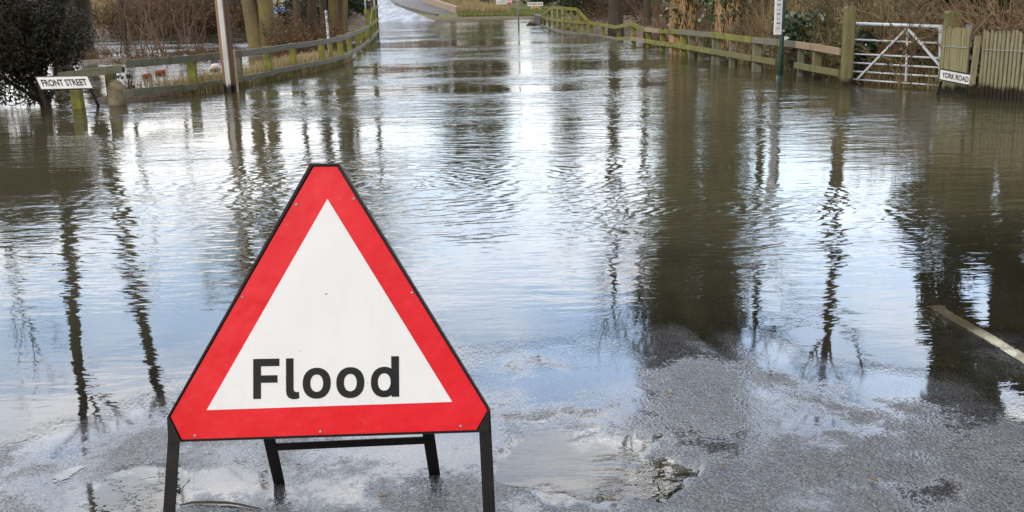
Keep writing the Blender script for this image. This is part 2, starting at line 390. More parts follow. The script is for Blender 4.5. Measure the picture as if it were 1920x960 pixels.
# ------------------------------------------------------------------ flood water
def water_mat():
    t = NT('muddy_flood_water')
    g = t.n('ShaderNodeNewGeometry'); sx = t.n('ShaderNodeSeparateXYZ'); t.l(g.outputs['Position'], sx.inputs[0])
    Y = sx.outputs['Y']
    far = t.ramp(t.math('DIVIDE', Y, 40), .09, .40)
    calm = t.ramp(t.noise(.55, 3, .5, (1, 1.8, 1)), .38, .66)
    patch = t.ramp(t.noise(.16, 3, .5, (.5, 1.6, 1)), .40, .62)
    def c(x): return t.math('SUBTRACT', x, .5)
    n1 = t.noise(3.2, 2, .45, (.55, 1.5, 1)); n2 = t.noise(11, 2, .5, (.5, 1.4, 1)); n3 = t.noise(34, 2, .5, (.55, 1.3, 1))
    n0 = t.noise(.9, 2, .5, (.6, 1.5, 1))
    # rings spreading from two disturbances
    rings = None
    for (px, py, lam, R) in ((1340, 395, .13, 1.3), (720, 350, .16, 2.0)):
        P = at(px, py)
        dx = t.math('SUBTRACT', sx.outputs['X'], P.x); dy = t.math('SUBTRACT', Y, P.y)
        dist = t.math('SQRT', t.math('ADD', t.math('MULTIPLY', dx, dx), t.math('MULTIPLY', dy, dy)))
        dist = t.math('ADD', dist, t.math('ADD', t.math('MULTIPLY', n1, .55), t.math('MULTIPLY', n2, .10)))
        w = t.math('SINE', t.math('MULTIPLY', dist, 2 * math.pi / lam))
        fall = t.math('MULTIPLY', t.math('EXPONENT', t.math('MULTIPLY', t.math('POWER', t.math('DIVIDE', dist, R), 2), -1)), lam * .0115)
        w = t.math('MULTIPLY', w, fall); rings = w if rings is None else t.math('ADD', rings, w)
    amp = t.math('MULTIPLY_ADD', far, .95, .25)
    amp = t.math('MULTIPLY', amp, t.math('MULTIPLY_ADD', calm, .75, .4))
    amp = t.math('MULTIPLY', amp, t.math('MULTIPLY_ADD', patch, 1.2, .28))
    shal = t.math('MINIMUM', t.math('MULTIPLY_ADD', t.math('MAXIMUM', t.n('ShaderNodeAttribute', attribute_name='depth').outputs['Fac'], 0.0), 28, .10), 1.0)
    amp = t.math('MULTIPLY', amp, shal)                       # waves die out over the shallows
    hsum = t.math('ADD', t.math('MULTIPLY', c(n1), .018), t.math('MULTIPLY', c(n2), .0085))
    hsum = t.math('ADD', hsum, t.math('MULTIPLY', c(n3), .0016)); hsum = t.math('ADD', hsum, t.math('MULTIPLY', c(n0), .02))
    hsum = t.math('ADD', t.math('MULTIPLY', hsum, amp), rings)
    nb = t.bump(hsum, 1.0, 1.0)
    dp = t.n('ShaderNodeAttribute', attribute_name='murk').outputs['Fac']
    tr = t.n('ShaderNodeBsdfTransparent'); tr.inputs['Color'].default_value = (.86, .82, .72, 1)
    df = t.n('ShaderNodeBsdfDiffuse')
    t.l(t.mix(t.ramp(t.noise(.5, 4), .4, .65), (.075, .066, .036), (.060, .055, .032)), df.inputs['Color'])
    mx = t.n('ShaderNodeMixShader'); t.l(dp, mx.inputs[0]); t.l(tr.outputs[0], mx.inputs[1]); t.l(df.outputs[0], mx.inputs[2])
    gl = t.n('ShaderNodeBsdfGlossy'); gl.inputs['Roughness'].default_value = .015; t.l(nb, gl.inputs['Normal'])
    fr = t.n('ShaderNodeFresnel'); fr.inputs['IOR'].default_value = 1.62; t.l(nb, fr.inputs['Normal'])
    m2 = t.n('ShaderNodeMixShader'); t.l(fr.outputs[0], m2.inputs[0]); t.l(mx.outputs[0], m2.inputs[1]); t.l(gl.outputs[0], m2.inputs[2])
    d_ = t.n('ShaderNodeAttribute', attribute_name='depth').outputs['Fac']
    d_ = t.math('ADD', d_, t.math('ADD', t.math('MULTIPLY', c(t.noise(60, 3, .75)), .016), t.math('MULTIPLY', c(t.noise(2.4, 5, .65, loc=(4, 2, 0))), .012)))
    edge = t.ramp(t.math('MULTIPLY', d_, 20), .0, .14)
    cl = t.n('ShaderNodeBsdfTransparent')
    m3 = t.n('ShaderNodeMixShader'); t.l(edge, m3.inputs[0]); t.l(cl.outputs[0], m3.inputs[1]); t.l(m2.outputs[0], m3.inputs[2])
    t.l(m3.outputs[0], t.out.inputs['Surface']); return t.m
wxs = axis((-120, -9, 4), (-9, -3.2, .3), (-3.2, 3.4, .02), (3.4, 9, .3), (9, 120, 4))
wys = axis((1.2, 5.6, .02), (5.6, 12, .25), (12, 84, 2))
V, Q = grid(wxs, wys, lambda x, y: x * 0)
dep = -road_h(V[:, 0], V[:, 1]); dep = np.where(np.abs(V[:, 0]) < 8.8, dep, .3); dep = np.where(V[:, 1] > 60, .3, dep)
me = np_mesh('water', V, Q, True); attr(me, 'murk', np.clip(1 - np.exp(-np.maximum(dep, 0) / .06), 0, 1)); attr(me, 'depth', dep)
tag(link('water', me, water_mat()), kind='structure')

# painted line on the road and a worn dash
def paint_mat(nm, lo, hi, col):
    t = NT(nm); f = t.noise(30, 6, .75); f2 = t.noise(5, 3)
    e = t.n('ShaderNodeAttribute', attribute_name='edge').outputs['Fac']      # 0 on the outline, 1 in the middle
    k = t.math('ADD', t.math('ADD', f, t.math('MULTIPLY', f2, .5)), t.math('MULTIPLY', e, .35))
    a = t.ramp(k, lo, hi)
    p = t.n('ShaderNodeBsdfPrincipled'); t.l(t.mix(t.ramp(f2, .4, .6), col, tuple(c * .75 for c in col)), p.inputs['Base Color']); p.inputs['Roughness'].default_value = .35
    tr = t.n('ShaderNodeBsdfTransparent'); mx = t.n('ShaderNodeMixShader')
    t.l(a, mx.inputs[0]); t.l(tr.outputs[0], mx.inputs[1]); t.l(p.outputs[0], mx.inputs[2]); t.l(mx.outputs[0], t.out.inputs['Surface'])
    return t.m
def strip(name, a, b, w, mat, n=60):
    a, b = Vector((a.x, a.y, 0)), Vector((b.x, b.y, 0)); dr = (b - a).normalized(); nx = Vector((dr.y, -dr.x, 0)); L_ = (b - a).length
    vs, fs, ed = [], [], []
    for i in range(n + 1):
        p = a.lerp(b, i / n)
        for k in range(7):
            q = p + nx * (w * (k / 6 - .5)); vs.append((q.x, q.y, float(road_h(q.x, q.y)) + .002))
            ed.append(min(1, (1 - abs(k / 3 - 1)) * 1.5, min(i, n - i) / n * L_ / .06))
    for i in range(n):
        for k in range(6): fs.append((i*7+k, i*7+k+1, i*7+k+8, i*7+k+7))
    me = bpy.data.meshes.new(name); me.from_pydata(vs, [], fs); me.update(); attr(me, 'edge', ed)
    return tag(link(name, me, mat), kind='structure')
strip('road_marking', at(1752, 569), at(2090, 776), .068, paint_mat('worn_cream_road_paint', .66, .82, (.52, .49, .36)))
strip('road_marking', at(88, 918), at(168, 866), .10, paint_mat('flaking_white_road_paint', .98, 1.16, (.20, .20, .195)), 30)

# hill road, kerb and pavement beyond the flood
def drape(name, left, right, mat, dz, n=14, k=6):
    """strip between two world polylines of (x, y), draped on the land"""
    vs, fs = [], []
    lt = np.linspace(0, 1, n + 1); pl = np.linspace(0, 1, len(left))
    for u in lt:
        ax, ay = np.interp(u, pl, [p[0] for p in left]), np.interp(u, pl, [p[1] for p in left])
        bx, by = np.interp(u, pl, [p[0] for p in right]), np.interp(u, pl, [p[1] for p in right])
        for j in range(k + 1):
            s = j / k; x, y = ax + (bx - ax) * s, ay + (by - ay) * s
            z = .05 + min(.062 * (max(y - 67, 0) if name != 'hill_road' else y - 67), 4.0)
            vs.append((x, y, z + dz - (.25 if u == 0 and name == 'pavement' else 0)))
    for i in range(n):
        for j in range(k): fs.append((i*(k+1)+j, i*(k+1)+j+1, (i+1)*(k+1)+j+1, (i+1)*(k+1)+j))
    me = bpy.data.meshes.new(name); me.from_pydata(vs, [], fs); me.update()
    return tag(link(name, me, mat), kind='structure')
def wetroad():
    t = NT('wet_hill_road'); f = t.noise(1.2, 5, .6, (1.5, .25, 1))
    c = t.mix(t.ramp(f, .35, .65), (.05, .05, .052), (.09, .088, .085))
    t.pr(c, t.math('MULTIPLY_ADD', t.ramp(f, .4, .6), .22, .32), .4, t.bump(t.noise(14, 4), .3, .02)); return t.m
drape('hill_road', [(-17, 64), (-17, 80), (-20, 105), (-26, 140)], [(-4.0, 63.2), (-8.6, 80), (-12.6, 105), (-19, 140)], wetroad(), .09)
drape('pavement', [(-4.75, 69.3), (-8.45, 80), (-12.45, 105), (-19, 140)], [(-3.4, 69.8), (-6.3, 80), (-10.4, 105), (-17, 140)], basic('pavement_tarmac', (.12, .11, .10), (.08, .075, .07), 3, .7), .17)
mb = MB()
K = [(-4.6, 69.2), (-8.55, 80), (-12.55, 105)]
for a, b in zip(K, K[1:]):
    za, zb = .05 + .062 * (a[1] - 67), .05 + .062 * (b[1] - 67)
    mb.bar((a[0], a[1], za + .07), (b[0], b[1], zb + .07), .16, .24)
tag(mb.build('kerb', basic('dark_kerb', (.10, .09, .085), (.15, .14, .13), 5)), kind='structure')

# ------------------------------------------------------------------ flood warning sign
DEP = 2.58
def sg(px, py, d=0.0):                        # a point of the leaning plate; d = metres behind its face
    return EYE + ray(px, py) * DEP + FWD * d
def pxm(n): return n * DEP / F
SB = sg(614, 1088)
sign = empty('flood_warning_sign', (SB.x, SB.y, .02), 0, 'red and white triangular folding road sign reading Flood on black legs at the water edge', 'road sign')
PLATE = [(588, 313), (632, 312.5), (914, 769), (893, 806), (341, 824), (320, 781)]
MB().prism(PLATE, sg, 0, .003).build('sign_plate', RED, sign)
MB().prism([(614, 373), (848, 753.5), (387.5, 769)], sg, -.0008, -.0001).build('white_triangle', WHITES, sign)
OUT = [(582, 306.5), (635.5, 306.5), (917.5, 767), (917.5, 809.5), (316, 829), (314, 782)]
INN = [(600, 345), (622, 345), (880, 765), (878, 778), (352, 796), (354, 785)]
MB().ring(OUT, INN, sg, .0035, .032).build('frame', BLACKM, sign)
# front rim turned round the plate edge
RIM = [(586, 311), (633, 310.5), (915.5, 768), (895, 808), (340, 826.5), (318, 781)]
MB().ring(OUT, RIM, sg, -.004, .0034).build('frame_rim', BLACKM, sign)
# lettering: F l o o d, drawn in the plate's own plane (slightly rising baseline)
def letters():
    mb = MB(); A, B = -.0018, -.0009
    def tilt(x, y): return (x, y - (x - 476) * .018 + (y - 748) * 0)
    T = lambda P: [tilt(*p) for p in P]
    mb.prism(T([(475, 748), (475, 673), (524, 673), (524, 687), (489.5, 687), (489.5, 704), (520.5, 704), (520.5, 718), (489.5, 718), (489.5, 748)]), sg, A, B)
    mb.prism(T([(536.5, 673), (550.5, 673), (550.5, 731), (552, 735), (556, 736.5), (560.5, 736), (561.5, 748), (556, 749.5), (549, 749.7), (541.5, 747), (537.5, 741), (536.5, 733)]), sg, A, B)
    def o(cx, cy, rx, ry, ix, iy, a=A, b=B):
        t = [i * 2 * math.pi / 48 for i in range(48)]
        e = lambda rx, ry: T([(cx + rx * math.copysign(abs(math.cos(u)) ** .92, math.cos(u)), cy + ry * math.copysign(abs(math.sin(u)) ** .92, math.sin(u))) for u in t])
        mb.ring(e(rx, ry), e(ix, iy), sg, a, b)
    o(594, 720.5, 26.3, 29, 12, 16.2); o(657, 720.5, 26.3, 29, 12, 16.2)
    o(720.5, 720.5, 25, 28.6, 12, 16.2)
    mb.prism(T([(733.5, 672.5), (748, 672.5), (748.5, 748.5), (734.5, 748.5)]), sg, A - .0003, B + .0001)
    return mb
letters().build('lettering', INK, sign)
for (px, py) in ((556, 384), (664, 373), (773, 549), (864, 799), (601, 809.5), (366, 817), (455, 557)):
    mb = MB(); c = sg(px, py, 0)
    mb.tube([sg(px, py, .002), sg(px, py, -.0018), sg(px, py, -.003)], [.0038, .0038, .002], 10)
    mb.build('rivet', GREYM, sign, True)
def angle_iron(mb, p0, p1, w, th, front, side):   # L section: a flange facing "front", another running back along it at "side" (+1/-1)
    p0, p1 = Vector(p0), Vector(p1); a = (p1 - p0).normalized(); f = Vector(front); f = (f - a * f.dot(a)).normalized(); x = a.cross(f).normalized() * side
    mb.bar(p0, p1, w, th, up=f)
    o = x * (w / 2 - th / 2) - f * (w / 2 + th / 2 + .0005)
    mb.bar(p0 + o, p1 + o, th, w, up=f)
    return mb
gz = .012
def leg_end(px0, py0, px1, py1):               # follow the leg in the plate's plane down to the ground
    for i in range(400):
        t = 1 + i * .01; p = sg(px0 + (px1 - px0) * t, py0 + (py1 - py0) * t, .006)
        if p.z <= float(road_h(p.x, p.y)) + .003: return p
    return p
for (a, b, sd) in (((327.5, 780), (316, 960), 1), ((907.5, 770), (917, 960), -1)):
    e = leg_end(*a, *b)
    angle_iron(MB(), sg(*a, .006), e, .031, .004, -FWD, sd).build('leg', BLACKM, sign)
rear = []
for (foot, hinge) in (((524, 908), (456, 640)), ((815, 890), (774, 640))):
    gfoot = at(*foot, 0.0); gfoot = at(*foot, float(road_h(gfoot.x, gfoot.y)))
    top = sg(*hinge, .036); rear.append((top, gfoot))
    angle_iron(MB(), top, gfoot, .036, .004, Vector((0, -1, .2)), 1).build('leg', BLACKM, sign)
def on_leg(i, py):
    a, b = rear[i]; best = None
    for k in range(401):
        p = a.lerp(b, k / 400); q = p - EYE; y = 480 - F * q.dot(UP) / q.dot(FWD)
        if best is None or abs(y - py) < best[0]: best = (abs(y - py), p)
    return best[1]
MB().bar(on_leg(0, 838), on_leg(1, 825), .005, .024, up=(0, 0, 1)).build('crossbar', BLACKM, sign)
q = [on_leg(0, 700), on_leg(1, 690)]
MB().bar(q[0], q[1], .005, .024).build('crossbar', BLACKM, sign)
# back stay bars from the frame to the rear legs' hinges
for (p, e) in (((440, 640), rear[0][0]), ((800, 640), rear[1][0])):
    MB().bar(sg(*p, .033), e + FWD * .004, .03, .005).build('hinge_strap', BLACKM, sign)

# ------------------------------------------------------------------ street name plates
def text_mesh(body, name, mat, parent, origin, ex, ey, w, h, lift):
    """flat raised lettering: body fitted to w x h, centred at origin, axes ex (right) and ey (up)"""
    cu = bpy.data.curves.new('txt', 'FONT'); cu.body = body; cu.extrude = .0; cu.offset = .028
    ob = bpy.data.objects.new('txt', cu); COL.objects.link(ob)
    dg = bpy.context.evaluated_depsgraph_get(); me = bpy.data.meshes.new_from_object(ob.evaluated_get(dg))
    bpy.data.objects.remove(ob); bpy.data.curves.remove(cu)
    co = np.array([v.co[:] for v in me.vertices]); lo, hi = co.min(0), co.max(0)
    ex, ey = Vector(ex), Vector(ey); nz = ex.cross(ey).normalized()
    for v in me.vertices:
        u = ((v.co.x - lo[0]) / (hi[0] - lo[0]) - .5) * w; t = ((v.co.y - lo[1]) / (hi[1] - lo[1]) - .5) * h
        v.co = Vector(origin) + ex * u + ey * t + nz * lift
    me.materials.clear(); me.name = name
    return link(name, me, mat, parent, True)
def nameplate(body, TL, TR, BL, legs, label, tw=.84, th=.5, rim=BLACKM, legm=BLACKM):
    TL, TR, BL = Vector(TL), Vector(TR), Vector(BL)
    BR = TR + BL - TL
    w, h = (TR - TL).length, (TL - BL).length; ex, ey = (TR - TL).normalized(), (TL - BL).normalized(); nz = ex.cross(ey).normalized()
    base = (legs[0][1] + legs[1][1]) / 2
    e = empty('street_nameplate', (base.x, base.y, 0), 0, label, 'street sign')
    fn = lambda u, v, d: BL + ex * u + ey * v - nz * d
    R_ = lambda m: [(m, m), (w - m, m), (w - m, h - m), (m, h - m)]
    MB().prism(R_(.006), fn, 0, .006).build('plate', WHITEP, e)
    MB().ring(R_(-.006), R_(.008), fn, -.003, .02).build('border', rim, e)
    text_mesh(body, 'lettering', INK, e, (TL + BR) / 2, ex, ey, w * tw, h * th, .0016)
    for a, b in legs: MB().bar(a, b, .035, .035, up=(0, 1, 0)).build('leg', legm, e)
    return e
RUSTD = basic('rusty_dark_steel', (.085, .06, .045), (.045, .038, .034), 14, .7, .3)
Y0 = at(90, 216).y
TL, TR, BL = at_y(66, 144, Y0 + .05), at_y(164, 142, Y0 + .15), at_y(77, 168, Y0 - .03)
nameplate('FRONT STREET', TL, TR, BL, [(at_y(73, 160, Y0 + .06), at(97, 228, -.15)), (at_y(167, 160, Y0 + .16), at(188, 207, -.1))], 'white street nameplate reading FRONT STREET leaning under the dark bush', .86, .52, RUSTD, RUSTD)
P0, P1 = at(1759, 178), at(1813, 184)
nA, nB = P0.y + .05, P0.y - .50
nameplate('YORK ROAD', at_y(1762.5, 129, nA), at_y(1822, 140, nB), at_y(1761, 149, nA), [(at_y(1765, 152, nA + .02), at_y(1754, 186, nA + .02)), (at_y(1816, 158, nB + .02), at_y(1811, 192, nB + .02))], 'white street nameplate reading YORK ROAD on black legs before the picket fence', .84, .5)

# ------------------------------------------------------------------ fences
def fence(name, posts, rails, label, w=.1):
    b = posts[0][0]
    e = empty(name, (b.x, b.y, 0), 0, label, 'fence')
    for (p, z, mt, wd) in posts:
        MB().bar((p.x, p.y, -.35), (p.x + random.uniform(-.01, .01), p.y, z), wd, wd * .8, up=(0, 1, 0)).build('post', mt, e)
    for (pts, mt, hh, off) in rails:
        mb = MB()
        for a, c in zip(pts, pts[1:]):
            a, c = Vector(a), Vector(c); dr = (c - a); n = Vector((dr.y, -dr.x, 0)).normalized()
            if n.x * a.x > 0: n = -n
            a, c = a + n * off, c + n * off
            a.z += math.sin(a.x * 37 + a.y * 11) * .009; c.z += math.sin(c.x * 37 + c.y * 11) * .009
            mb.bar(a, c, .035, hh)
        mb.build('rail', mt, e)
    return e
random.seed(4)
def P(poly, i, z): return (poly[i].x, poly[i].y, z)
# near left: heavy beam on mossy posts
lp = LP
fence('timber_fence', [(lp[0], .42, MOSS, .16), (lp[1], .52, MOSSD, .15)],
      [([at_y(112, 143, lp[0].y), at_y(229, 128, lp[1].y - .2)], GREYG, .12, .09)],
      'low fence of one heavy grey beam on mossy posts behind the FRONT STREET sign')
# long left fence
zt = lambda i: .65 if i < 11 else .62
posts = [(lp[i], zt(i) + (.02 if i in (6, 7) else 0), MOSS if i != 3 else GREYG, .13 if i > 3 else .15) for i in range(2, 12)]
extra = at(622, 125)
posts.insert(5, (extra, .6, MOSS, .1))
seg = lambda a, b, z, m, h=.11: ([P(lp, i, z - h / 2) for i in range(a, b + 1)], m, h, .085)
start = at_y(228, 119, lp[1].y - .1)
rails = [([start, P(lp, 2, .60)], GREYG, .12, .085), seg(2, 3, .66, GREYG), seg(3, 6, .655, GREYW), seg(6, 8, .66, GREYW), seg(8, 11, .65, GREYG),
         ([at_y(240, 173, lp[1].y), P(lp, 2, .14)], GREYG, .11, .085), seg(2, 4, .20, GREYG, .10), seg(4, 7, .22, GREYW, .10), seg(7, 9, .2, GREYW, .1), seg(9, 11, .2, GREYW, .1)]
fence('post_and_rail_fence', posts, rails, 'grey two-rail wooden fence curving away from the utility pole along the left verge')
# raised parapet of the left fence at the culvert
posts = [(lp[i], 1.14, MOSS, .12) for i in range(11, 15)]
rails = [([P(lp, 11, .62), P(lp, 12, 1.12), P(lp, 13, 1.13), P(lp, 14, 1.14)], MOSS, .11, .09), ([P(lp, i, .6) for i in range(11, 15)], MOSS, .1, .09), ([P(lp, i, .14) for i in range(11, 15)], GREYW, .11, .09)]
ev = []
for i in range(11, 14):
    for k in (.33, .66): ev.append((lp[i].lerp(lp[i + 1], k), 1.1, MOSS, .1))
fence('culvert_railing', posts + ev, rails, 'raised mossy green railing at the far end of the left fence')
# right: culvert railing, then the fence that runs to the gate post
rp_ = RP
rz = [(.82, -.0), (.93, .1), (.95, .14), (.93, .1), (.46, .02), (.42, .0), (.42, .03), (.60, .17), (.50, .17), (.52, .19), (.58, .24), (.62, .27), (.60, .25), (.57, .2), (.55, .18), (.55, .18), (.52, .17)]
posts = [(rp_[i], z, MOSS, .13) for i, z in ((0, .5), (1, .9), (2, .92), (3, .9), (4, .45))]
for i in range(1, 4): posts.append((rp_[i].lerp(rp_[i + 1], .5), .9 if i < 3 else .66, MOSS, .12))
posts.append((rp_[0].lerp(rp_[1], .6), .84, MOSS, .12))
rails = [([P(rp_, 0, .47), P(rp_, 1, .93), P(rp_, 2, .95), P(rp_, 3, .93), P(rp_, 4, .46)], MOSS, .11, .1), ([P(rp_, 0, .46), P(rp_, 1, .45), P(rp_, 2, .48), P(rp_, 3, .46), P(rp_, 4, .44)], MOSS, .1, .1), ([P(rp_, i, .06) for i in range(0, 5)], GREYW, .11, .1)]
fence('culvert_railing', posts, rails, 'raised mossy green railing with close uprights at the far end of the right fence')
posts = []
for i, z, mt, wd in ((5, .42, MOSS, .12), (6, .42, MOSS, .12), (7, .66, MOSS, .13), (8, .56, MOSS, .13), (9, .55, MOSS, .13), (10, .61, MOSS, .16), (11, .65, GREYG, .13), (12, .58, GREYG, .16), (14, .52, GREYG, .1), (15, .58, POSTW, .14)):
    posts.append((rp_[i], z, mt, wd))
posts += [(at(1296, 109), .5, GREYG, .13), (at(1314, 112.5), .5, GREYG, .12), (at(1347, 122), .55, GREYG, .07), (at(1372, 127), .5, GREYG, .1)]
T = lambda a, b, m: ([P(rp_, i, rz[i][0] - .02) for i in range(a, b + 1)], m, .11, .1)
B = lambda a, b, m: ([P(rp_, i, rz[i][1]) for i in range(a, b + 1)], m, .105, .1)
rails = [T(4, 8, MOSS), T(8, 9, TANW), T(9, 10, MOSS), T(10, 11, GREYG), T(11, 12, MOSS), T(12, 13, GREYW), T(13, 14, GREYG), T(14, 16, TANW), B(4, 6, GREYW), B(6, 7, MOSS), B(7, 8, TANW), B(8, 11, MOSS), B(11, 13, POSTW), B(14, 16, POSTW)]
fence('post_and_rail_fence', posts, rails, 'uneven yellow-green mossy two-rail fence along the right bank up to the gate post')

# picket fences
def pickets(x0, y0, n, dx, dy, top, mt, w, label, rails=True, jitter=.012):
    e = empty('picket_fence', (x0, y0, 0), 0, label, 'fence')
    L_ = math.hypot(dx, dy); w = w or L_ * .66; ux, uy = dx / L_, dy / L_
    for i in range(n):
        x, y = x0 + dx * i, y0 + dy * i; z = top + random.uniform(-1, 1) * jitter; ln = random.uniform(-.012, .012)
        fn = lambda u, v, d: Vector((x + ux * (u + ln * v) + uy * d, y + uy * (u + ln * v) - ux * d, v))
        s = random.choice((1, 1, 1, -1)); h = w / 2
        MB().prism([(-h, -.3), (h, -.3), (h, z - .05 if s > 0 else z), (h * .1 * s, z - .01), (-h, z if s > 0 else z - .05)], fn, 0, .018).build('picket', mt, e)
    for z in (.18, .68):
        fn = Vector((uy, -ux, 0)) * -.034
        a, b = Vector((x0, y0, z)) + fn, Vector((x0 + dx * (n - 1), y0 + dy * (n - 1), z)) + fn
        MB().bar(a, b, .03, .07).build('rail', mt, e)
    fw = Vector((uy, -ux, 0)) * .026
    MB().tube([Vector((x0, y0, .64)) + fw, Vector((x0 + dx * (n - 1), y0 + dy * (n - 1), .64)) + fw], .005, 6).build('wire', GREYM, e)
    return e
A, Bp = at(1764, 173), at(1808, 178)
n = 10
pickets(A.x, A.y, n, (Bp.x - A.x) / (n - 1), (Bp.y - A.y) / (n - 1), .91, PICKM, .046, 'short tight run of mossy pickets behind the YORK ROAD sign')
A, Bp = at(1836, 184), at(1920, 192)
n = 12; st = 24
pickets(A.x, A.y, st, (Bp.x - A.x) / (n - 1), (Bp.y - A.y) / (n - 1), .89, PICK, .0, 'pale picket fence with a dark wet foot at the right edge of the photo')
a = at(1812, 177); a.y += .12
e = empty('concrete_post', (a.x, a.y, 0), 0, 'grey square post in the gap between the two picket runs', 'post')
MB().bar((a.x, a.y, -.3), (a.x + .02, a.y + .02, .94), .07, .07, up=(0, 1, 0)).build('post_shaft', basic('grey_post', (.22, .24, .27), (.15, .16, .18), 6), e)
MB().bar((a.x - .03, a.y - .045, .5), (a.x + .06, a.y - .045, .5), .008, .05).build('bracket', GREYM, e)
a = at(1822, 185)
e = MB().bar((a.x - .03, a.y, -.3), (a.x + .02, a.y + .02, .82), .075, .03, up=(0, 1, 0)).build('loose_plank', PICK)
tag(e, 'pale plank leaning beside the grey post at the picket gap', 'plank')

# ------------------------------------------------------------------ field gate and its posts
gl, gr = at(1597, 157), at(1759, 168)
def gp(px, py):                               # a point of the gate's own upright plane
    t = None; r = ray(px, py); n = Vector((gr.y - gl.y, gl.x - gr.x, 0)); k = n.dot(gl - EYE) / n.dot(r)
    return EYE + r * k
gate = empty('field_gate', (gl.x, gl.y, 0), 0, 'six-bar galvanised metal field gate with an inverted V brace', 'gate')
for i, (a, b) in enumerate(((44, 50), (74, 81), (101, 109), (117.5, 127), (133.5, 144), (148.5, 160.5))):
    MB().tube([gp(1597, a), gp(1766, b)], .026 if i == 0 else .0145, 10).build('bar', GALV, gate, True)
bk = Vector((gr.y - gl.y, gl.x - gr.x, 0)).normalized() * .03
if bk.y > 0: bk = -bk
MB().bar(gp(1596.5, 42), gp(1594, 152), .05, .05, up=(0, 1, 0)).build('hanging_stile', GALV, gate)
MB().bar(gp(1764, 48), gp(1764, 163), .05, .05, up=(0, 1, 0)).build('closing_stile', GALV, gate)
MB().bar(gp(1611, 147) + bk, gp(1702, 54) + bk, .03, .038, up=bk).build('brace', GALV, gate)
MB().bar(gp(1705, 54) + bk, gp(1764, 122) + bk, .03, .038, up=bk).build('brace', GALV, gate)
MB().bar(gp(1703.5, 53) + bk * .6, gp(1700, 152) + bk * .6, .03, .03, up=bk).build('upright', GALV, gate)
for y in (52, 146): MB().tube([gp(1588, y), gp(1598, y)], .02, 8).build('hinge', GREYM, gate)
def post(px, py, ztop, w, mat, label, name='gate_post', dz=0):
    b = at(px, py)
    e = empty(name, (b.x, b.y, 0), 0, label, 'post')
    MB().bar((b.x, b.y, -.35), (b.x, b.y, ztop - .03), w, w, up=(0, 1, 0), bev=.015).build('post_shaft', mat, e)
    mb = MB(); mb.prism([(-w / 2, 0), (w / 2, 0), (w / 2 - .02, .035), (-w / 2 + .02, .035)], lambda u, v, d: Vector((b.x + u, b.y - w / 2 + d, ztop - .03 + v)), 0, w)
    mb.build('post_cap', mat, e)
    return e
post(1586, 159, 1.19, .155, POSTW, 'tall weathered wooden post the metal gate hangs on')
post(1775, 171, 1.12, .19, POSTW, 'thick mossy wooden post between the metal gate and the pickets')

# ------------------------------------------------------------------ bus timetable post
b = at(1461, 148)
e = empty('timetable_post', (b.x, b.y, 0), 0, 'dark green metal post with a tall narrow white timetable case standing in the water', 'sign post')
MB().tube([(b.x, b.y, -.3), (b.x + .015, b.y, .5), (b.x + .02, b.y, 2.6)], .038, 14).build('pole', GREENM, e, True)
MB().tube([(b.x, b.y, -.3), (b.x, b.y, .06)], .048, 14).build('pole_foot', GREENM, e, True)
s_ = 1.0 / ((148 + 23) / 1.5)
cx, w = b.x - .075, .125
cs = MB(); z0, z1 = .74, 2.0; yf = b.y - .05
cs.bar((cx, yf, z0), (cx, yf, z1), w, .05, up=(0, 1, 0), bev=.008).build('timetable_case', WHITEP, e)
pn = MB().prism([(-.034, z0 + .06), (.034, z0 + .06), (.034, z1 - .06), (-.034, z1 - .06)], lambda u, v, d: Vector((cx + u, yf - .028 + d, v)), 0, .002).build('timetable_sheet', basic('printed_paper', (.62, .62, .70), (.52, .52, .62), 20), e)
mb = MB()
for k in range(14):
    zz = z0 + .10 + k * .075
    mb.prism([(-.03, zz), (.03, zz), (.03, zz + (.022 if k % 2 else .01)), (-.03, zz + (.022 if k % 2 else .01))], lambda u, v, d: Vector((cx + u, yf - .0295 + d, v)), 0, .001)
mb.build('print_lines', INKG, e)
for zz in (.8, 1.9): MB().bar((b.x - .05, b.y - .02, zz), (b.x + .045, b.y - .042, zz), .01, .03).build('clamp', GREYM, e)
MB().bar((b.x + .02, b.y, 2.3), (b.x + .02, b.y, 2.65), .34, .02, up=(0, 1, 0)).build('stop_flag', WHITEP, e)

# ------------------------------------------------------------------ utility pole
b = at(434, 173)
e = empty('utility_pole', (b.x, b.y, 0), 0, 'brown wooden utility pole with a white cable cover down its front', 'utility pole')
tp = at_y(416, 0, b.y); lean = (tp.x - b.x) / (tp.z)
ht = 7.5
MB().tube([(b.x - .02 + lean * z, b.y, z) for z in (-.4, .5, 2, 4, ht)], [.104, .102, .098, .092, .08], 20).build('pole_shaft', POLEW, e, True)
MB().bar((b.x - .005 - lean * .3, b.y - .112, -.3), (b.x - .005 + lean * 3.2, b.y - .106, 3.2), .085, .03, up=(0, 1, 0), bev=.012).build('cable_cover', CAPW, e)
MB().bar((b.x + .088 - lean * .3, b.y - .04, -.3), (b.x + .088 + lean * 5, b.y - .04, 5.0), .05, .06, up=(0, 1, 0), bev=.012).build('dark_batten', POLED, e)
MB().bar((b.x + .128, b.y - .05, -.3), (b.x + .122, b.y - .05, .72), .03, .04, up=(0, 1, 0)).build('short_batten', TANW, e)
MB().tube([(b.x - .55 + lean * 6.9, b.y, 6.9), (b.x + .55 + lean * 6.9, b.y, 6.9)], .05, 8).build('crossarm', POLEW, e)

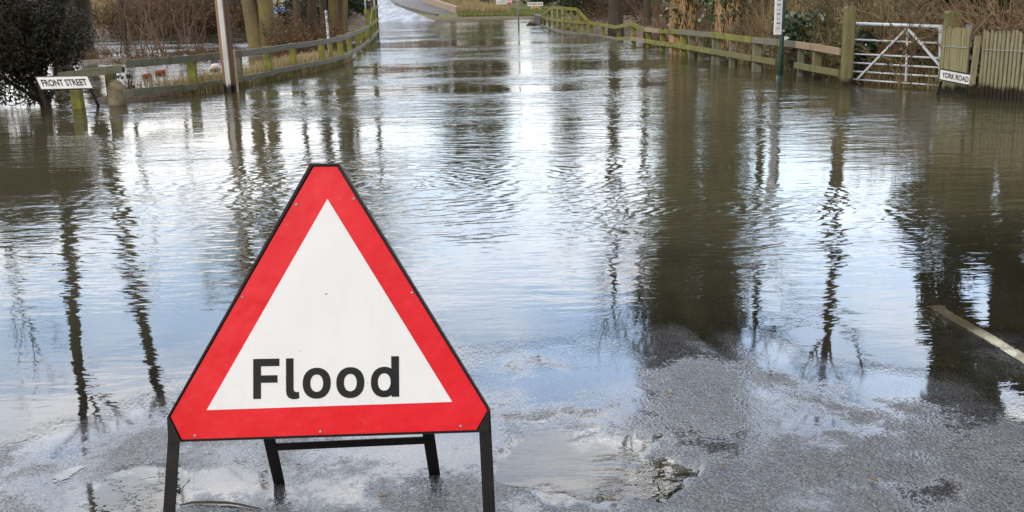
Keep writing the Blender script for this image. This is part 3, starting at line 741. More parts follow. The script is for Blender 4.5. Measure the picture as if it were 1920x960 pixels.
# ------------------------------------------------------------------ stone bollard
b = at(221, 197)
mb = MB(); mb.tube([(b.x, b.y, -.3), (b.x, b.y, .1), (b.x + .004, b.y, .26), (b.x + .006, b.y, .33), (b.x + .008, b.y, .37), (b.x + .01, b.y, .392)], [.14, .135, .128, .11, .075, .02], 14)
e = mb.build('stone_bollard', STONE, None, True)
me = e.data
rng = np.random.default_rng(5)
for v in me.vertices: v.co += Vector(rng.normal(0, .005, 3))
tag(e, 'short rounded lichened stone bollard standing in the water by the heavy beam', 'bollard')

# ------------------------------------------------------------------ vegetation generators
def unit(v): return v / (np.linalg.norm(v) + 1e-9)
def branch(out, rng, p, d, Ln, r, lvl, mx, cfg):
    n = cfg['n'][lvl]; st = Ln / n; bend = cfg['bend'][lvl]; up = cfg['up'][lvl]; r_end = r * cfg.get('end', .3)
    for i in range(n):
        d = unit(d + rng.normal(0, bend, 3) + np.array([0, 0, up]))
        q = p + d * st; ra = r + (r_end - r) * i / n; rb = r + (r_end - r) * (i + 1) / n
        out[lvl].append((p, q, ra, rb))
        if lvl < mx and (i + 1) / n >= cfg['first'][lvl]:
            for _ in range(rng.poisson(cfg['kids'][lvl])):
                a = unit(np.cross(d, rng.normal(0, 1, 3))); sp_ = cfg['spread'][lvl] * rng.uniform(.7, 1.2)
                cd = unit(d * math.cos(sp_) + a * math.sin(sp_))
                left = 1 - (i + .5) / n
                branch(out, rng, q, cd, Ln * cfg['len'][lvl] * (.45 + .55 * left) * rng.uniform(.7, 1.2), max(rb * cfg.get('rk', .55), .0016), lvl + 1, mx, cfg)
        p = q
def seg_mesh(name, segs, k=3, thick=1.0, minr=0.0):
    A = np.array([s[0] for s in segs]); B_ = np.array([s[1] for s in segs])
    ra = np.maximum(np.array([s[2] for s in segs]) * thick, minr); rb = np.maximum(np.array([s[3] for s in segs]) * thick, minr * .8)
    d = B_ - A; d /= np.linalg.norm(d, axis=1, keepdims=True) + 1e-9
    ref = np.where(np.abs(d[:, 2:3]) > .9, np.array([[1., 0, 0]]), np.array([[0, 0, 1.]]))
    u = np.cross(d, ref); u /= np.linalg.norm(u, axis=1, keepdims=True) + 1e-9; v = np.cross(d, u)
    N = len(segs); V = np.zeros((N, 2 * k, 3))
    for t in range(k):
        c, s = math.cos(2 * math.pi * t / k), math.sin(2 * math.pi * t / k); off = u * c + v * s
        V[:, t] = A + off * ra[:, None]; V[:, k + t] = B_ + off * rb[:, None] + d * (ra[:, None] * .3)
    b = (np.arange(N) * 2 * k)[:, None]
    Q = np.concatenate([np.concatenate([b + t, b + (t + 1) % k, b + k + (t + 1) % k, b + k + t], 1) for t in range(k)])
    return np_mesh(name, V.reshape(-1, 3), Q, k > 4)
def leaf_mesh(name, C, size, rng, aspect=.6, droop=0.0, flat=0.0):
    N = len(C); C = np.asarray(C)
    t = rng.normal(0, 1, (N, 3)); t[:, 2] -= droop; t /= np.linalg.norm(t, axis=1, keepdims=True)
    w = rng.normal(0, 1, (N, 3)); w[:, 2] *= (1 - flat); w -= t * (w * t).sum(1, keepdims=True); w /= np.linalg.norm(w, axis=1, keepdims=True) + 1e-9
    nr = np.cross(t, w)
    s = (size * rng.uniform(.6, 1.4, N))[:, None]
    V = np.stack([C - t * s * .5, C + w * s * aspect * .5 - t * s * .05 + nr * s * .06, C + t * s * .5, C - w * s * aspect * .5 - t * s * .05 + nr * s * .06], 1)
    return np_mesh(name, V.reshape(-1, 3), np.arange(N * 4).reshape(-1, 4))
def blade_mesh(name, B, hgt, rng, w=.006, lean=.5):
    N = len(B); B = np.asarray(B); a = rng.uniform(0, 2 * math.pi, N); l = rng.uniform(.1, 1, N) * lean; h = hgt * rng.uniform(.5, 1.25, N)
    o = np.stack([np.cos(a), np.sin(a), a * 0], 1); s = np.stack([-np.sin(a), np.cos(a), a * 0], 1) * w
    zz = np.array([[0, 0, 1.]])
    m1 = B + o * (l * h * .3)[:, None] + zz * (h * .55)[:, None]; m2 = B + o * (l * h)[:, None] + zz * (h * (1 - .35 * l))[:, None]
    V = np.stack([B - s, B + s, m1 + s * .8, m1 - s * .8, m2 + s * .15, m2 - s * .15], 1)
    b = (np.arange(N) * 6)[:, None]
    Q = np.concatenate([b + np.array([[0, 1, 2, 3]]), b + np.array([[3, 2, 4, 5]])])
    return np_mesh(name, V.reshape(-1, 3), Q)
def trunk_tube(mb, path, rad, k=12): return mb.tube(path, rad, k)
def copy_tree(o, label=None, group=None):
    c = o.copy(); COL.objects.link(c)
    for ch in o.children:
        d = ch.copy(); COL.objects.link(d); d.parent = c
        for gch in ch.children:
            g_ = gch.copy(); COL.objects.link(g_); g_.parent = d
    if label: c['label'] = label
    if group: c['group'] = group
    return c
def put(o, p, z=None, rz=0, s=1.0, sz=None):
    zz = float(land_h(p.x, p.y)) - .03 if z is None else z
    o.location = (p.x, p.y, zz); o.rotation_euler = (0, 0, rz); o.scale = (s, s, sz or s)
    return o

def bare_tree(name, seed, height, r0, barkm, twigm, label, cat='tree', group=None, lean=(0, 0), stems=1, fork=.45, twigs=1.0, moss=None):
    rng = np.random.default_rng(seed); e = empty(name, (0, 0, 0), 0, label, cat, group)
    outs = [[], [], [], []]
    for s in range(stems):
        off = np.array([0, 0, 0.]) if stems == 1 else np.array([(s - (stems - 1) / 2) * r0 * 1.5, rng.uniform(-.1, .1), 0])
        d0 = unit(np.array([lean[0] + (0 if stems == 1 else (s - (stems - 1) / 2) * .09), lean[1], 1.0]))
        path = [off + np.array([0, 0, -.25])]; rad = [r0 * 1.35]; p = off.copy(); d = d0; n = 12; h = height * (1 if s == 0 else .9)
        path.append(p.copy()); rad.append(r0 * 1.18)
        cfg = dict(n=[7, 5, 4], bend=[.13, .16, .2], up=[.07, .05, .02], first=[.2, .2, 1], kids=[1.5 * twigs, 1.7 * twigs, 0], spread=[.7, .75, .8], len=[.5, .5, .5], rk=.6, end=.35)
        for i in range(n):
            d = unit(d + rng.normal(0, .035, 3) + np.array([0, 0, .03])); p = p + d * h / n
            r = r0 * (1 - .85 * ((i + 1) / n) ** 1.1); path.append(p.copy()); rad.append(r)
            if (i + 1) / n > fork:
                for _ in range(2):
                    a = rng.uniform(0, 2 * math.pi); cd = unit(np.array([math.cos(a), math.sin(a), rng.uniform(.5, 1.3)]))
                    branch(outs, rng, p, cd, height * rng.uniform(.22, .38) * (1.25 - (i + 1) / n * .6), r * .5, 0, 2, cfg)
        mb = MB() if s == 0 else mb
        mb.tube(path, rad, 12)
    mb.build('trunk', barkm, e, True, world=False)
    link('limbs', seg_mesh('limbs', outs[0], 5), barkm, e)
    link('crown', seg_mesh('crown', outs[1] + outs[2], 3, 1, .004), twigm, e)
    return e
def bramble(name, seed, n, height, radius, twigm, label=None, cat='shrub', group=None, leaves=0, leafm=None, lsize=.04, arch=.35, thin=.006, kids=1.2):
    rng = np.random.default_rng(seed); e = empty(name, (0, 0, 0), 0, label, cat, group); outs = [[], [], []]
    cfg = dict(n=[8, 4, 3], bend=[.14, .2, .2], up=[-.04, .0, 0], first=[.25, .3, 1], kids=[kids, .7, 0], spread=[.6, .7, .7], len=[.35, .5, .5], rk=.6, end=.35)
    for i in range(n):
        a = rng.uniform(0, 2 * math.pi); r = radius * math.sqrt(rng.uniform(0, 1)) * .6
        d = unit(np.array([math.cos(a) * arch * rng.uniform(.2, 1.6), math.sin(a) * arch * rng.uniform(.2, 1.6), 1]))
        branch(outs, rng, np.array([math.cos(a) * r, math.sin(a) * r, -.1]), d, height * rng.uniform(.6, 1.15), thin * rng.uniform(.7, 1.8), 0, 2, cfg)
    link('stems', seg_mesh('stems', outs[0] + outs[1] + outs[2], 4, 1, .0022), twigm, e)
    if leaves:
        seg = outs[0] + outs[1] + outs[2]; ix = rng.integers(0, len(seg), leaves)
        C = np.array([seg[i][0] + (seg[i][1] - seg[i][0]) * rng.uniform() for i in ix]) + rng.normal(0, lsize * .7, (leaves, 3))
        C[:, 2] = np.maximum(C[:, 2], .03)
        link('leaves', leaf_mesh('leaves', C, lsize, rng), leafm, e)
    return e
def blob_leaves(rng, N, lobes):
    C = []
    wts = np.array([l[1] ** 2 for l in lobes]); wts /= wts.sum()
    for i in rng.choice(len(lobes), N, p=wts):
        c, r, sq = lobes[i]; v = unit(rng.normal(0, 1, 3)) * r * rng.uniform(.55, 1.05) ** .6
        v[2] *= sq; C.append(np.array(c) + v)
    return np.array(C)

# --- left: dark evergreen bush over the FRONT STREET sign
def evergreen_bush(seed, label):
    rng = np.random.default_rng(seed); e = empty('evergreen_bush', (0, 0, 0), 0, label, 'bush')
    lobes = []
    for i in range(74):
        a = rng.uniform(0, 2 * math.pi); z = rng.uniform(.46, 1.85); R = 1.0 * math.sin(min(1, (z - .1) / 1.5) * math.pi * .55) * (1 if z < 1.7 else .85)
        lobes.append(((math.cos(a) * R * rng.uniform(.3, 1) - .25, math.sin(a) * R * rng.uniform(.3, 1), z), rng.uniform(.14, .40), .8))
    C = blob_leaves(rng, 27000, lobes)
    for _ in range(34):
        s = np.array([rng.uniform(-1.3, .1), rng.uniform(-.5, .4), rng.uniform(.10, .5)])
        C = np.concatenate([C, s + rng.normal(0, 1, (60, 3)) * np.array([.16, .1, .06])])
    C = C[C[:, 2] > .06]
    link('foliage', leaf_mesh('foliage', C, .055, rng, .5), LEAFD, e)
    outs = [[], [], []]; cfg = dict(n=[7, 5, 3], bend=[.12, .16, .2], up=[.05, 0, 0], first=[.2, .3, 1], kids=[1.3, 1.0, 0], spread=[.6, .7, .7], len=[.5, .5, .5], rk=.6, end=.35)
    for i in range(11):
        a = rng.uniform(0, 2 * math.pi)
        branch(outs, rng, np.array([0, 0, .02]) + np.array([math.cos(a), math.sin(a), 0]) * .03, unit(np.array([math.cos(a) * .75 - .1, math.sin(a) * .75, 1])), rng.uniform(1.3, 2.3), .024, 0, 2, cfg)
    for i in range(7):     # low bare limbs trailing into the water
        a = rng.uniform(0, 2 * math.pi)
        branch(outs, rng, np.array([0, 0, .2]), unit(np.array([math.cos(a), math.sin(a) * .5 - .2, -.12])), rng.uniform(.4, .8), .016, 0, 1, dict(cfg, up=[-.05, -.04, 0], bend=[.3, .3, .3]))
    link('limbs', seg_mesh('limbs', outs[0] + outs[1] + outs[2], 5, 1, .003), BARKD, e)
    MB().tube([(0, 0, -.35), (0, 0, 0), (-.01, 0, .3), (-.02, .02, .7)], [.10, .085, .07, .05], 10).build('trunk', BARKD, e, True, world=False)
    return e
put(evergreen_bush(21, 'dark evergreen bush growing out of the flood above the FRONT STREET sign'), at(86, 199), 0)
EB2 = evergreen_bush(22, 'dark evergreen bush at the left edge of the photo beside a bigger one')
q = at(-60, 198); put(EB2, q, 0, 2.0, .95)

# --- left trees
def trunk_at(px, py, z=.05): return at(px, py, z)
T1 = bare_tree('bare_tree', 31, 11, .27, BARK1, TWIGD, 'twin-stemmed smooth tree with yellow mossy bark behind the left fence', lean=(-.10, 0), stems=2, fork=.4)
put(T1, at(496, 88, .08), -.02)
spots = [(587, 82, .17, 32, BARK2, 'slim brown tree left of the white ribbed marker post', (0.0, 0)), (628, 80, .16, 33, BARK1, 'straight pale mossy tree right of the white ribbed marker post', (.0, 0)),
         (640, 76, .22, 34, BARK2, 'thick dark brown tree behind the pale straight one', (.02, 0)), (646, 79, .10, 35, BARK1, 'thin curved mossy tree leaning right by the end of the left fence', (.11, 0)),
         (612, 73, .14, 36, BARKD, 'dark slim tree deep in the wood behind the marker post', (0, 0)), (560, 70, .15, 37, BARK2, 'brown tree in front of the blue tarpaulin gap', (-.02, 0)), (703, 52, .16, 38, BARK2, 'leaning brown tree above the raised left railing', (-.1, 0))]
for px, py, r, sd, bm, lb, ln in spots:
    put(bare_tree('bare_tree', sd, 10 + sd % 3, r, bm, TWIGD, lb, lean=ln, fork=.4, twigs=.6), at(px, py, .05), -.05)
for px, py, sd, h, r, ln, lb in ((118, 92, 41, 19, .38, (-.055, 0), 'tall bare dark tree leaning left behind the evergreen bush'), (152, 88, 42, 19, .40, (.11, 0), 'tall bare dark tree leaning right behind the evergreen bush'),
        (232, 74, 43, 11, .13, (.03, 0), 'slim bare tree beyond the heavy beam fence'), (-60, 90, 44, 13, .2, (0, 0), 'bare tree at the far left edge'), (330, 62, 45, 9, .12, (0, 0), 'slim bare tree in the brown thicket left of the utility pole')):
    put(bare_tree('bare_tree', sd, h, r, BARKD, TWIGD, lb, lean=ln, fork=.6 if h > 15 else .45, twigs=.5), at(px, py), -.1)

# slim reddish shrubs in the flooded field
TWIGS = basic('pale_reddish_twigs', (.19, .115, .08), (.11, .07, .05), 3, .85, .2, bump=0)
SHB = bramble('bare_shrub', 51, 5, 3.0, .45, TWIGS, 'bare reddish shrub in the flooded field behind the heavy beam', group='bare reddish shrubs in the flooded field', arch=.3, thin=.017, kids=1.1)
put(SHB, at(266, 101), 0)
for px, py, rz, s in ((290, 103, 1.2, 1.0), (306, 104, 2.2, .9), (372, 92, 3.3, .8), (232, 98, 4.1, .8), (350, 80, .4, 1.1), (420, 82, 5.0, .9), (540, 84, 2.6, .7), (570, 86, 3.9, .6), (600, 84, 1.9, .6)):
    put(copy_tree(SHB), at(px, py), 0, rz, s)
SHB['label'] = 'bare reddish shrub behind the left fence'
for o in [o for o in COL.objects if o.get('group') == 'bare reddish shrubs in the flooded field']: o['label'] = 'bare reddish shrub standing among puddles behind the left fence'

# thickets: tangles nobody could count
def thicket(name, label, pts, seed, twigm, per, hgt, thin, leaves=0, leafm=None, lsize=.05, arch=.6, kids=1.0, minr=.003):
    """pts: (Vector, size) list; one mesh of stems, one of leaves"""
    rng = np.random.default_rng(seed); outs = [[], [], []]
    cfg = dict(n=[7, 4, 3], bend=[.16, .2, .2], up=[-.05, .0, 0], first=[.2, .3, 1], kids=[kids, .5, 0], spread=[.6, .7, .7], len=[.4, .5, .5], rk=.6, end=.4)
    for p, s in pts:
        for i in range(per):
            a = rng.uniform(0, 2 * math.pi); q = np.array([p.x + rng.normal(0, .35) * s, p.y + rng.normal(0, .35) * s, 0.]); q[2] = float(land_h(q[0], q[1])) - .04
            if q[2] < -.12: continue
            d = unit(np.array([math.cos(a) * arch * rng.uniform(.2, 1.5), math.sin(a) * arch * rng.uniform(.2, 1.5), 1]))
            branch(outs, rng, q, d, hgt * s * rng.uniform(.5, 1.2), thin * rng.uniform(.6, 1.8), 0, 2, cfg)
    def behind(q):
        return q[0] < 1 or q[0] > np.interp(q[1], ry, rx) + (.16 if rng.uniform() < .97 else -.15)
    outs = [[q for q in o_ if behind(q[0]) and behind(q[1])] for o_ in outs]
    e = tag(link(name, seg_mesh(name, outs[0] + outs[1] + outs[2], 3, 1, minr), twigm), label, 'thicket', None, 'stuff')
    if leaves:
        seg = outs[0] + outs[1]; ix = rng.integers(0, len(seg), leaves)
        C = np.array([seg[i][0] + (seg[i][1] - seg[i][0]) * rng.uniform() for i in ix]) + rng.normal(0, .06, (leaves, 3))
        zz = land_h(C[:, 0], C[:, 1]); C[:, 2] = np.maximum(C[:, 2] * .8, zz + .03)
        link('leaves', leaf_mesh(name + '_leaves', C, lsize, rng), leafm, e)
    return e
rng = np.random.default_rng(77)
def scatter(n, y0, y1, d0, d1, side, s0=.7, s1=1.2):
    r = []
    for _ in range(n):
        y = y0 + (y1 - y0) * rng.uniform(); dd = rng.uniform(d0, d1)
        x = np.interp(y, ry, rx) + dd if side > 0 else np.interp(y, ly, lx) - dd
        r.append((Vector((x, y, 0)), rng.uniform(s0, s1)))
    return r
thicket('bramble_thicket', 'tangled tan bramble stems on the bank behind the right fence', scatter(70, 15.5, 32, .6, 3.2, 1), 101, TWIGT, 15, 1.25, .006, 2500, LEAFB, .05)
thicket('bramble_thicket', 'darker brown tangle filling the wood behind the ivy trees', scatter(110, 16, 50, 1.6, 9, 1, .8, 1.3), 102, TWIGD, 14, 1.5, .009, 12000, LEAFB, .09)
thicket('bramble_thicket', 'green leafed low growth at the foot of the right bank', scatter(46, 14.5, 30, .3, 1.8, 1, .5, .8), 103, TWIGG, 8, .8, .004, 6000, LEAFI, .06)
thicket('hedge_thicket', 'olive and tan bare hedge rising above the picket fence', [(Vector((x, y, 0)), s) for x, y, s in [(rng.uniform(4.6, 10), 0, 1) for _ in range(60)] for y in [np.interp(x, [5, 7, 11], [15.0, 13.4, 11.3]) + rng.uniform(0, 2.6)]], 104, TWIGT, 12, 1.6, .012, 2600, LEAFI, .06)
thicket('hedge_thicket', 'olive twigs and ivy behind the metal gate', [(Vector((rng.uniform(5.2, 8.8), rng.uniform(16.4, 19.5), 0)), rng.uniform(.8, 1.2)) for _ in range(40)], 105, TWIGG, 14, 1.3, .007, 7000, LEAFI, .07)
thicket('hedge_thicket', 'rust brown thicket at the far side of the flooded field', [(at(rng.uniform(150, 470), 60 + rng.uniform(-14, 2), .3), rng.uniform(.9, 1.5)) for _ in range(60)], 106, TWIGD, 14, 2.2, .014, 16000, LEAFB, .13, minr=.008)
thicket('hedge_thicket', 'brown undergrowth between the trees of the left wood', [(at(rng.uniform(520, 690), rng.uniform(56, 100), .1), rng.uniform(.4, 1.1)) for _ in range(95)], 107, TWIGR, 11, 1.5, .007, 3500, LEAFB, .08)
thicket('hedge_thicket', 'brown dead stems and litter on the mud behind the left fence', [(at(rng.uniform(170, 430), rng.uniform(84, 118), .05), rng.uniform(.3, .6)) for _ in range(70)], 108, TWIGR, 10, .9, .004, 2500, LEAFB, .06, arch=1.1)

# evergreen shrubs with ivy and laurel leaves
def leafy_shrub(name, seed, N, w, h, size, leafm, label, group=None, cat='shrub', low=.05, n_lobes=18):
    rg = np.random.default_rng(seed); e = empty(name, (0, 0, 0), 0, label, cat, group)
    lobes = []
    for i in range(n_lobes):
        a = rg.uniform(0, 2 * math.pi); z = rg.uniform(.12, .9) * h; R = w * math.sqrt(max(.05, 1 - abs(z / h - .35) * 1.2)) * rg.uniform(.2, .85)
        lobes.append(((math.cos(a) * R, math.sin(a) * R, z), rg.uniform(.22, .4) * min(w, h * .6), .8))
    C = blob_leaves(rg, N, lobes); C = C[C[:, 2] > low]
    link('foliage', leaf_mesh('foliage', C, size, rg, .5, .3), leafm, e)
    outs = [[], [], []]; cfg = dict(n=[6, 4, 3], bend=[.14, .2, .2], up=[0, 0, 0], first=[.2, .3, 1], kids=[1.0, .5, 0], spread=[.6, .7, .7], len=[.4, .5, .5], rk=.6, end=.35)
    for i in range(12):
        a = rg.uniform(0, 2 * math.pi); branch(outs, rg, np.array([0, 0, -.1]), unit(np.array([math.cos(a) * w / h, math.sin(a) * w / h, 1])), h * rg.uniform(.6, 1.0), .012 * h, 0, 2, cfg)
    link('stems', seg_mesh('stems', outs[0] + outs[1], 4), TWIGD, e)
    return e
q = at(1512, 140); q.y += .9; q.x += .12
put(leafy_shrub('laurel_shrub', 61, 520, .55, 1.15, .16, LEAFL, 'large-leaved dark laurel behind the tan rail left of the gate post'), q)
q = at(1655, 158); q.y += .8
put(leafy_shrub('laurel_shrub', 62, 650, .75, .85, .15, LEAFL, 'dark laurel seen through the bars of the metal gate'), q)
dk = 'dark green evergreen shrub in the wood behind the right culvert railing'
D = leafy_shrub('evergreen_shrub', 63, 5200, 2.0, 3.4, .16, LEAFC, dk, 'dark evergreen shrubs behind the right railing')
put(D, Vector((4.4, 48, 0)), None, 0, 1)
for x, y, s, r in ((7.2, 46, 1.1, 1), (9.6, 42, 1.0, 2), (11.5, 37, 1.0, 3), (12.6, 32, 1, 4), (13, 27, .9, 5), (5.6, 55, 1.3, 2.5), (11, 48, 1.5, .7), (5.2, 44.5, .45, 1.7), (6.4, 41, .5, 4), (7.6, 37, .5, 2), (2.9, 78, .9, 1), (4.6, 76, .9, 3)):
    put(copy_tree(D), Vector((x, y, 0)), None, r, s)
D2 = copy_tree(D, 'dark green evergreen shrub in the shade of the left wood', 'dark evergreen shrubs in the left wood'); put(D2, at(640, 48, .1), None, 3, .9)
for px, py, s, r in ((672, 40, .55, 1), (560, 56, .8, 2), (600, 52, 1, 4), (430, 50, .8, 5), (200, 50, .7, 2), (255, 46, .8, 3.3), (330, 48, .7, .2), (385, 50, .6, 4.4), (460, 56, .4, 1), (690, 36, .5, 6)):
    put(copy_tree(D2), at(px, py, .1), None, r, s)

# --- ivy-clad trees on the right
def ivy_tree(seed, height, r0, label, leaves):
    rg = np.random.default_rng(seed); e = bare_tree('ivy_clad_tree', seed, height, r0, BARK2, TWIGD, label, fork=.45, twigs=.9, lean=(-.02, 0))
    outs = []
    for i in range(130):
        a = rg.uniform(0, 2 * math.pi); z = -.15; rr = r0 * 1.25
        p = np.array([math.cos(a) * rr, math.sin(a) * rr, z])
        for k in range(26):
            a += rg.normal(0, .2); z += height * .62 / 26; rr = r0 * (1.22 - .6 * max(0, z) / height) + rg.uniform(0, .05)
            q = np.array([math.cos(a) * rr - .02 * z, math.sin(a) * rr, z]); r = .012 * rg.uniform(.5, 1.4) * (1 - k / 40)
            outs.append((p, q, r, r * .95)); p = q
    link('ivy_stems', seg_mesh('ivy_stems', outs, 5), IVYS, e)
    zz = rg.uniform(0, 1, leaves) ** .8 * height * .68 + .25; aa = rg.uniform(0, 2 * math.pi, leaves); zk = sstep(0, 2.5, zz) * .7 + .3
    keep = rg.uniform(0, 1, leaves) < (.12 + .88 * sstep(.5, 1.9, zz)) * (.35 + .65 * (vnoise(aa * .8, zz, .5, seed) > -.06)); rr = r0 * 1.3 + rg.gamma(1.5, .09, leaves) * zk * 1.5
    C = np.stack([np.cos(aa) * rr - .02 * zz, np.sin(aa) * rr, zz], 1)[keep]
    lob = [((-.02 * z + rg.normal(0, .45), rg.normal(0, .45), z), rg.uniform(.4, .85), .9) for z in rg.uniform(2.9, 8.6, 26)]
    C = np.concatenate([C, blob_leaves(rg, 7000, lob)])
    link('ivy_leaves', leaf_mesh('ivy_leaves', C, .12, rg, .8, .4), LEAFI, e)
    return e
put(ivy_tree(71, 15, .27, 'thick tree wrapped in pale ivy stems behind the right fence', 9000), at(1284, 88, .15), -.05)
put(ivy_tree(72, 15, .22, 'ivy-leaved tree right of the one with pale ivy stems', 13000), at(1366, 86, .25), -.0)
for px, py, r, sd, h, lb in ((1590, 92, .16, 73, 10, 'slim bare tree behind the gate hinge post'), (1432, 80, .12, 74, 9, 'slim bare tree behind the timetable post'), (1215, 66, .13, 75, 9, 'slim bare tree left of the ivy-clad tree'), (1155, 56, .26, 76, 11, 'dark thick tree in the wood behind the right culvert railing')):
    put(bare_tree('bare_tree', sd, h, r, BARKD, TWIGD, lb, fork=.45, twigs=.8), at(px, py, .2), None)
for i, (px, py, s) in enumerate(((1228, 70, .8), (1240, 72, .7), (1330, 78, .8), (1410, 84, .9))):
    c = copy_tree(SHB, 'bare tan sapling in the undergrowth around the ivy-clad trees', 'saplings around the ivy-clad trees'); c['category'] = 'shrub'
    put(c, at(px, py, .2), None, i * 1.3, s)

# --- tall evergreens: far ones beyond the lane and the dark ones on the right
def conifer(seed, height, rad, N, size, label, group=None, name='evergreen_tree', bare=.12):
    rg = np.random.default_rng(seed); e = empty(name, (0, 0, 0), 0, label, 'tree', group)
    MB().tube([(0, 0, -.2), (0, 0, height * .3), (0, 0, height * .97)], [height * .022, height * .017, .02], 9).build('trunk', BARKD, e, True, world=False)
    lobes = []
    for i in range(70):
        t = rg.uniform(bare, 1); R = rad * (math.sin(min(1, (1.04 - t) * 1.7) * math.pi / 2)) * rg.uniform(.25, .95); a = rg.uniform(0, 2 * math.pi)
        lobes.append(((math.cos(a) * R, math.sin(a) * R, t * height), rg.uniform(.16, .34) * rad, .7))
    C = blob_leaves(rg, N, lobes); link('crown', leaf_mesh('crown', C, size, rg, .5, .5), LEAFC, e)
    return e
CF = conifer(81, 13.5, 2.1, 42000, .5, 'tall dark evergreen tree behind the far wooden gate', 'tall evergreens beyond the lane')
put(CF, at_y(902, 0, 82), None, 0, 1)
for px, py, s, lb in ((848, 17, .95, 'tall dark evergreen tree by the hill pavement'), (801, 8, .6, 'small dark evergreen tree up the hill road'), (1064, 22, .9, 'tall dark evergreen tree behind the HOWDEN LANE plate'), (934, 14, .7, 'small evergreen tree in the field behind the far gate')):
    put(copy_tree(CF, lb), at_y(px, 0, 84 if px != 801 else 100), None, px, s)
RT1 = conifer(82, 7.0, 1.75, 30000, .17, 'broad dark evergreen tree towering behind the picket fence', 'evergreens behind the pickets', bare=.06)
put(RT1, Vector((8.35, 16.4, 0)), None, 0, 1.0, 1.5)
for x, y, s, lb in ((11.2, 15.4, 1.15, 'broad dark evergreen tree beyond the right end of the pickets'), (13.0, 13.0, 1.1, 'broad dark evergreen tree out past the right edge')):
    put(copy_tree(RT1, lb), Vector((x, y, 0)), None, x, s)

# --- grasses
def grass(name, label, n, sampler, h, mat, w=.006, lean=.7):
    rg = np.random.default_rng(abs(hash(label)) % 1000 if False else len(label) * 7 + n); B_ = np.array([sampler(rg) for _ in range(n)])
    B_[:, 2] = land_h(B_[:, 0], B_[:, 1]); B_ = B_[B_[:, 2] > -.06]
    return tag(link(name, blade_mesh(name, B_, h, rg, w, lean), mat), label, 'grass', None, 'stuff')
def verge(rg, spread=.45, y0=16.5, y1=26):
    y = rg.uniform(y0, y1); return (np.interp(y, ly, lx) + rg.normal(.05, spread), y, 0)
def tufts(rg, cs, sp_):
    c = cs[rg.integers(len(cs))]; return (c[0] + rg.normal(0, sp_), c[1] + rg.normal(0, sp_), 0)
tl = [at(px, py, .05) for px, py in ((300, 158), (325, 150), (340, 152), (480, 158), (500, 156), (520, 148), (545, 145), (560, 141), (590, 135), (615, 128), (640, 118), (390, 160))]
tl = [(p.x, p.y) for p in tl]
grass('grass', 'short green grass tufts along the foot of the left fence', 5000, lambda r: tufts(r, tl, .22), .17, GRASSG, .006, 1.0)
grass('grass', 'dry straw-coloured grass lying along the left verge', 8000, lambda r: verge(r, .5), .24, GRASSD, .006, 1.3)
tg = [(p.x, p.y) for p in (at(180, 62), at(195, 64), at(205, 60), at(250, 60))]
grass('dry_grass', 'tall orange-brown dead grass at the edge of the far thicket', 4000, lambda r: tufts(r, tg, .7), 1.3, GRASSD, .012, .35)
def rbank(rg, d0=-.05, d1=.7, y0=14, y1=24):
    y = rg.uniform(y0, y1); return (np.interp(y, ry, rx) + rg.uniform(d0, d1), y, 0)
grass('dry_grass', 'dry reedy grass drooping into the water under the right fence', 5000, rbank, .4, GRASSD, .005, .8)
def rbank2(rg):
    y = rg.uniform(17, 26); return (np.interp(y, ry, rx) + rg.uniform(.9, 3), y, 0)
grass('dry_grass', 'tall dead reed stems standing between the ivy trees and the timetable post', 1300, rbank2, 1.4, GRASSD, .006, .55)
def farg(rg): return (rg.uniform(-3.2, 3), rg.uniform(68, 73), 0)
grass('grass', 'mown green grass strip below the far wooden gate', 9000, farg, .16, GRASSG, .03, .5)
def farb(rg):
    y = rg.uniform(70, 100); x0 = np.interp(y, [69, 80, 105], [-2.9, -5.8, -9.8]); return (x0 + rg.uniform(.1, 3.5), y, 0)
grass('dry_grass', 'dry tan grass bank above the low wall of the hill road', 9000, farb, .5, GRASSD, .03, .5)

# ------------------------------------------------------------------ far side of the flood
def lz(x, y): return float(land_h(x, y))
mb = MB(); Wl = [(-3.3, 70.2), (-6.15, 80), (-10.2, 105)]
for (a, b) in zip(Wl, Wl[1:]):
    mb.bar((a[0], a[1], .05 + .062 * (a[1] - 67) + .3), (b[0], b[1], .05 + .062 * (b[1] - 67) + .42), .25, .5)
tag(mb.build('low_wall', basic('sandy_wall', (.34, .27, .19), (.26, .20, .14), 3)), 'low sandy wall holding the bank beside the hill pavement', 'wall')
for i, (px, py, s) in enumerate(((868, 20, .45), (880, 20, .4), (900, 19, .5))):
    c = copy_tree(SHB, 'brown bare bush at the foot of the far grass bank', 'brown bushes on the far bank'); c['category'] = 'shrub'
    p = at(px, py, .3); put(c, p, None, i, s * 1.3)
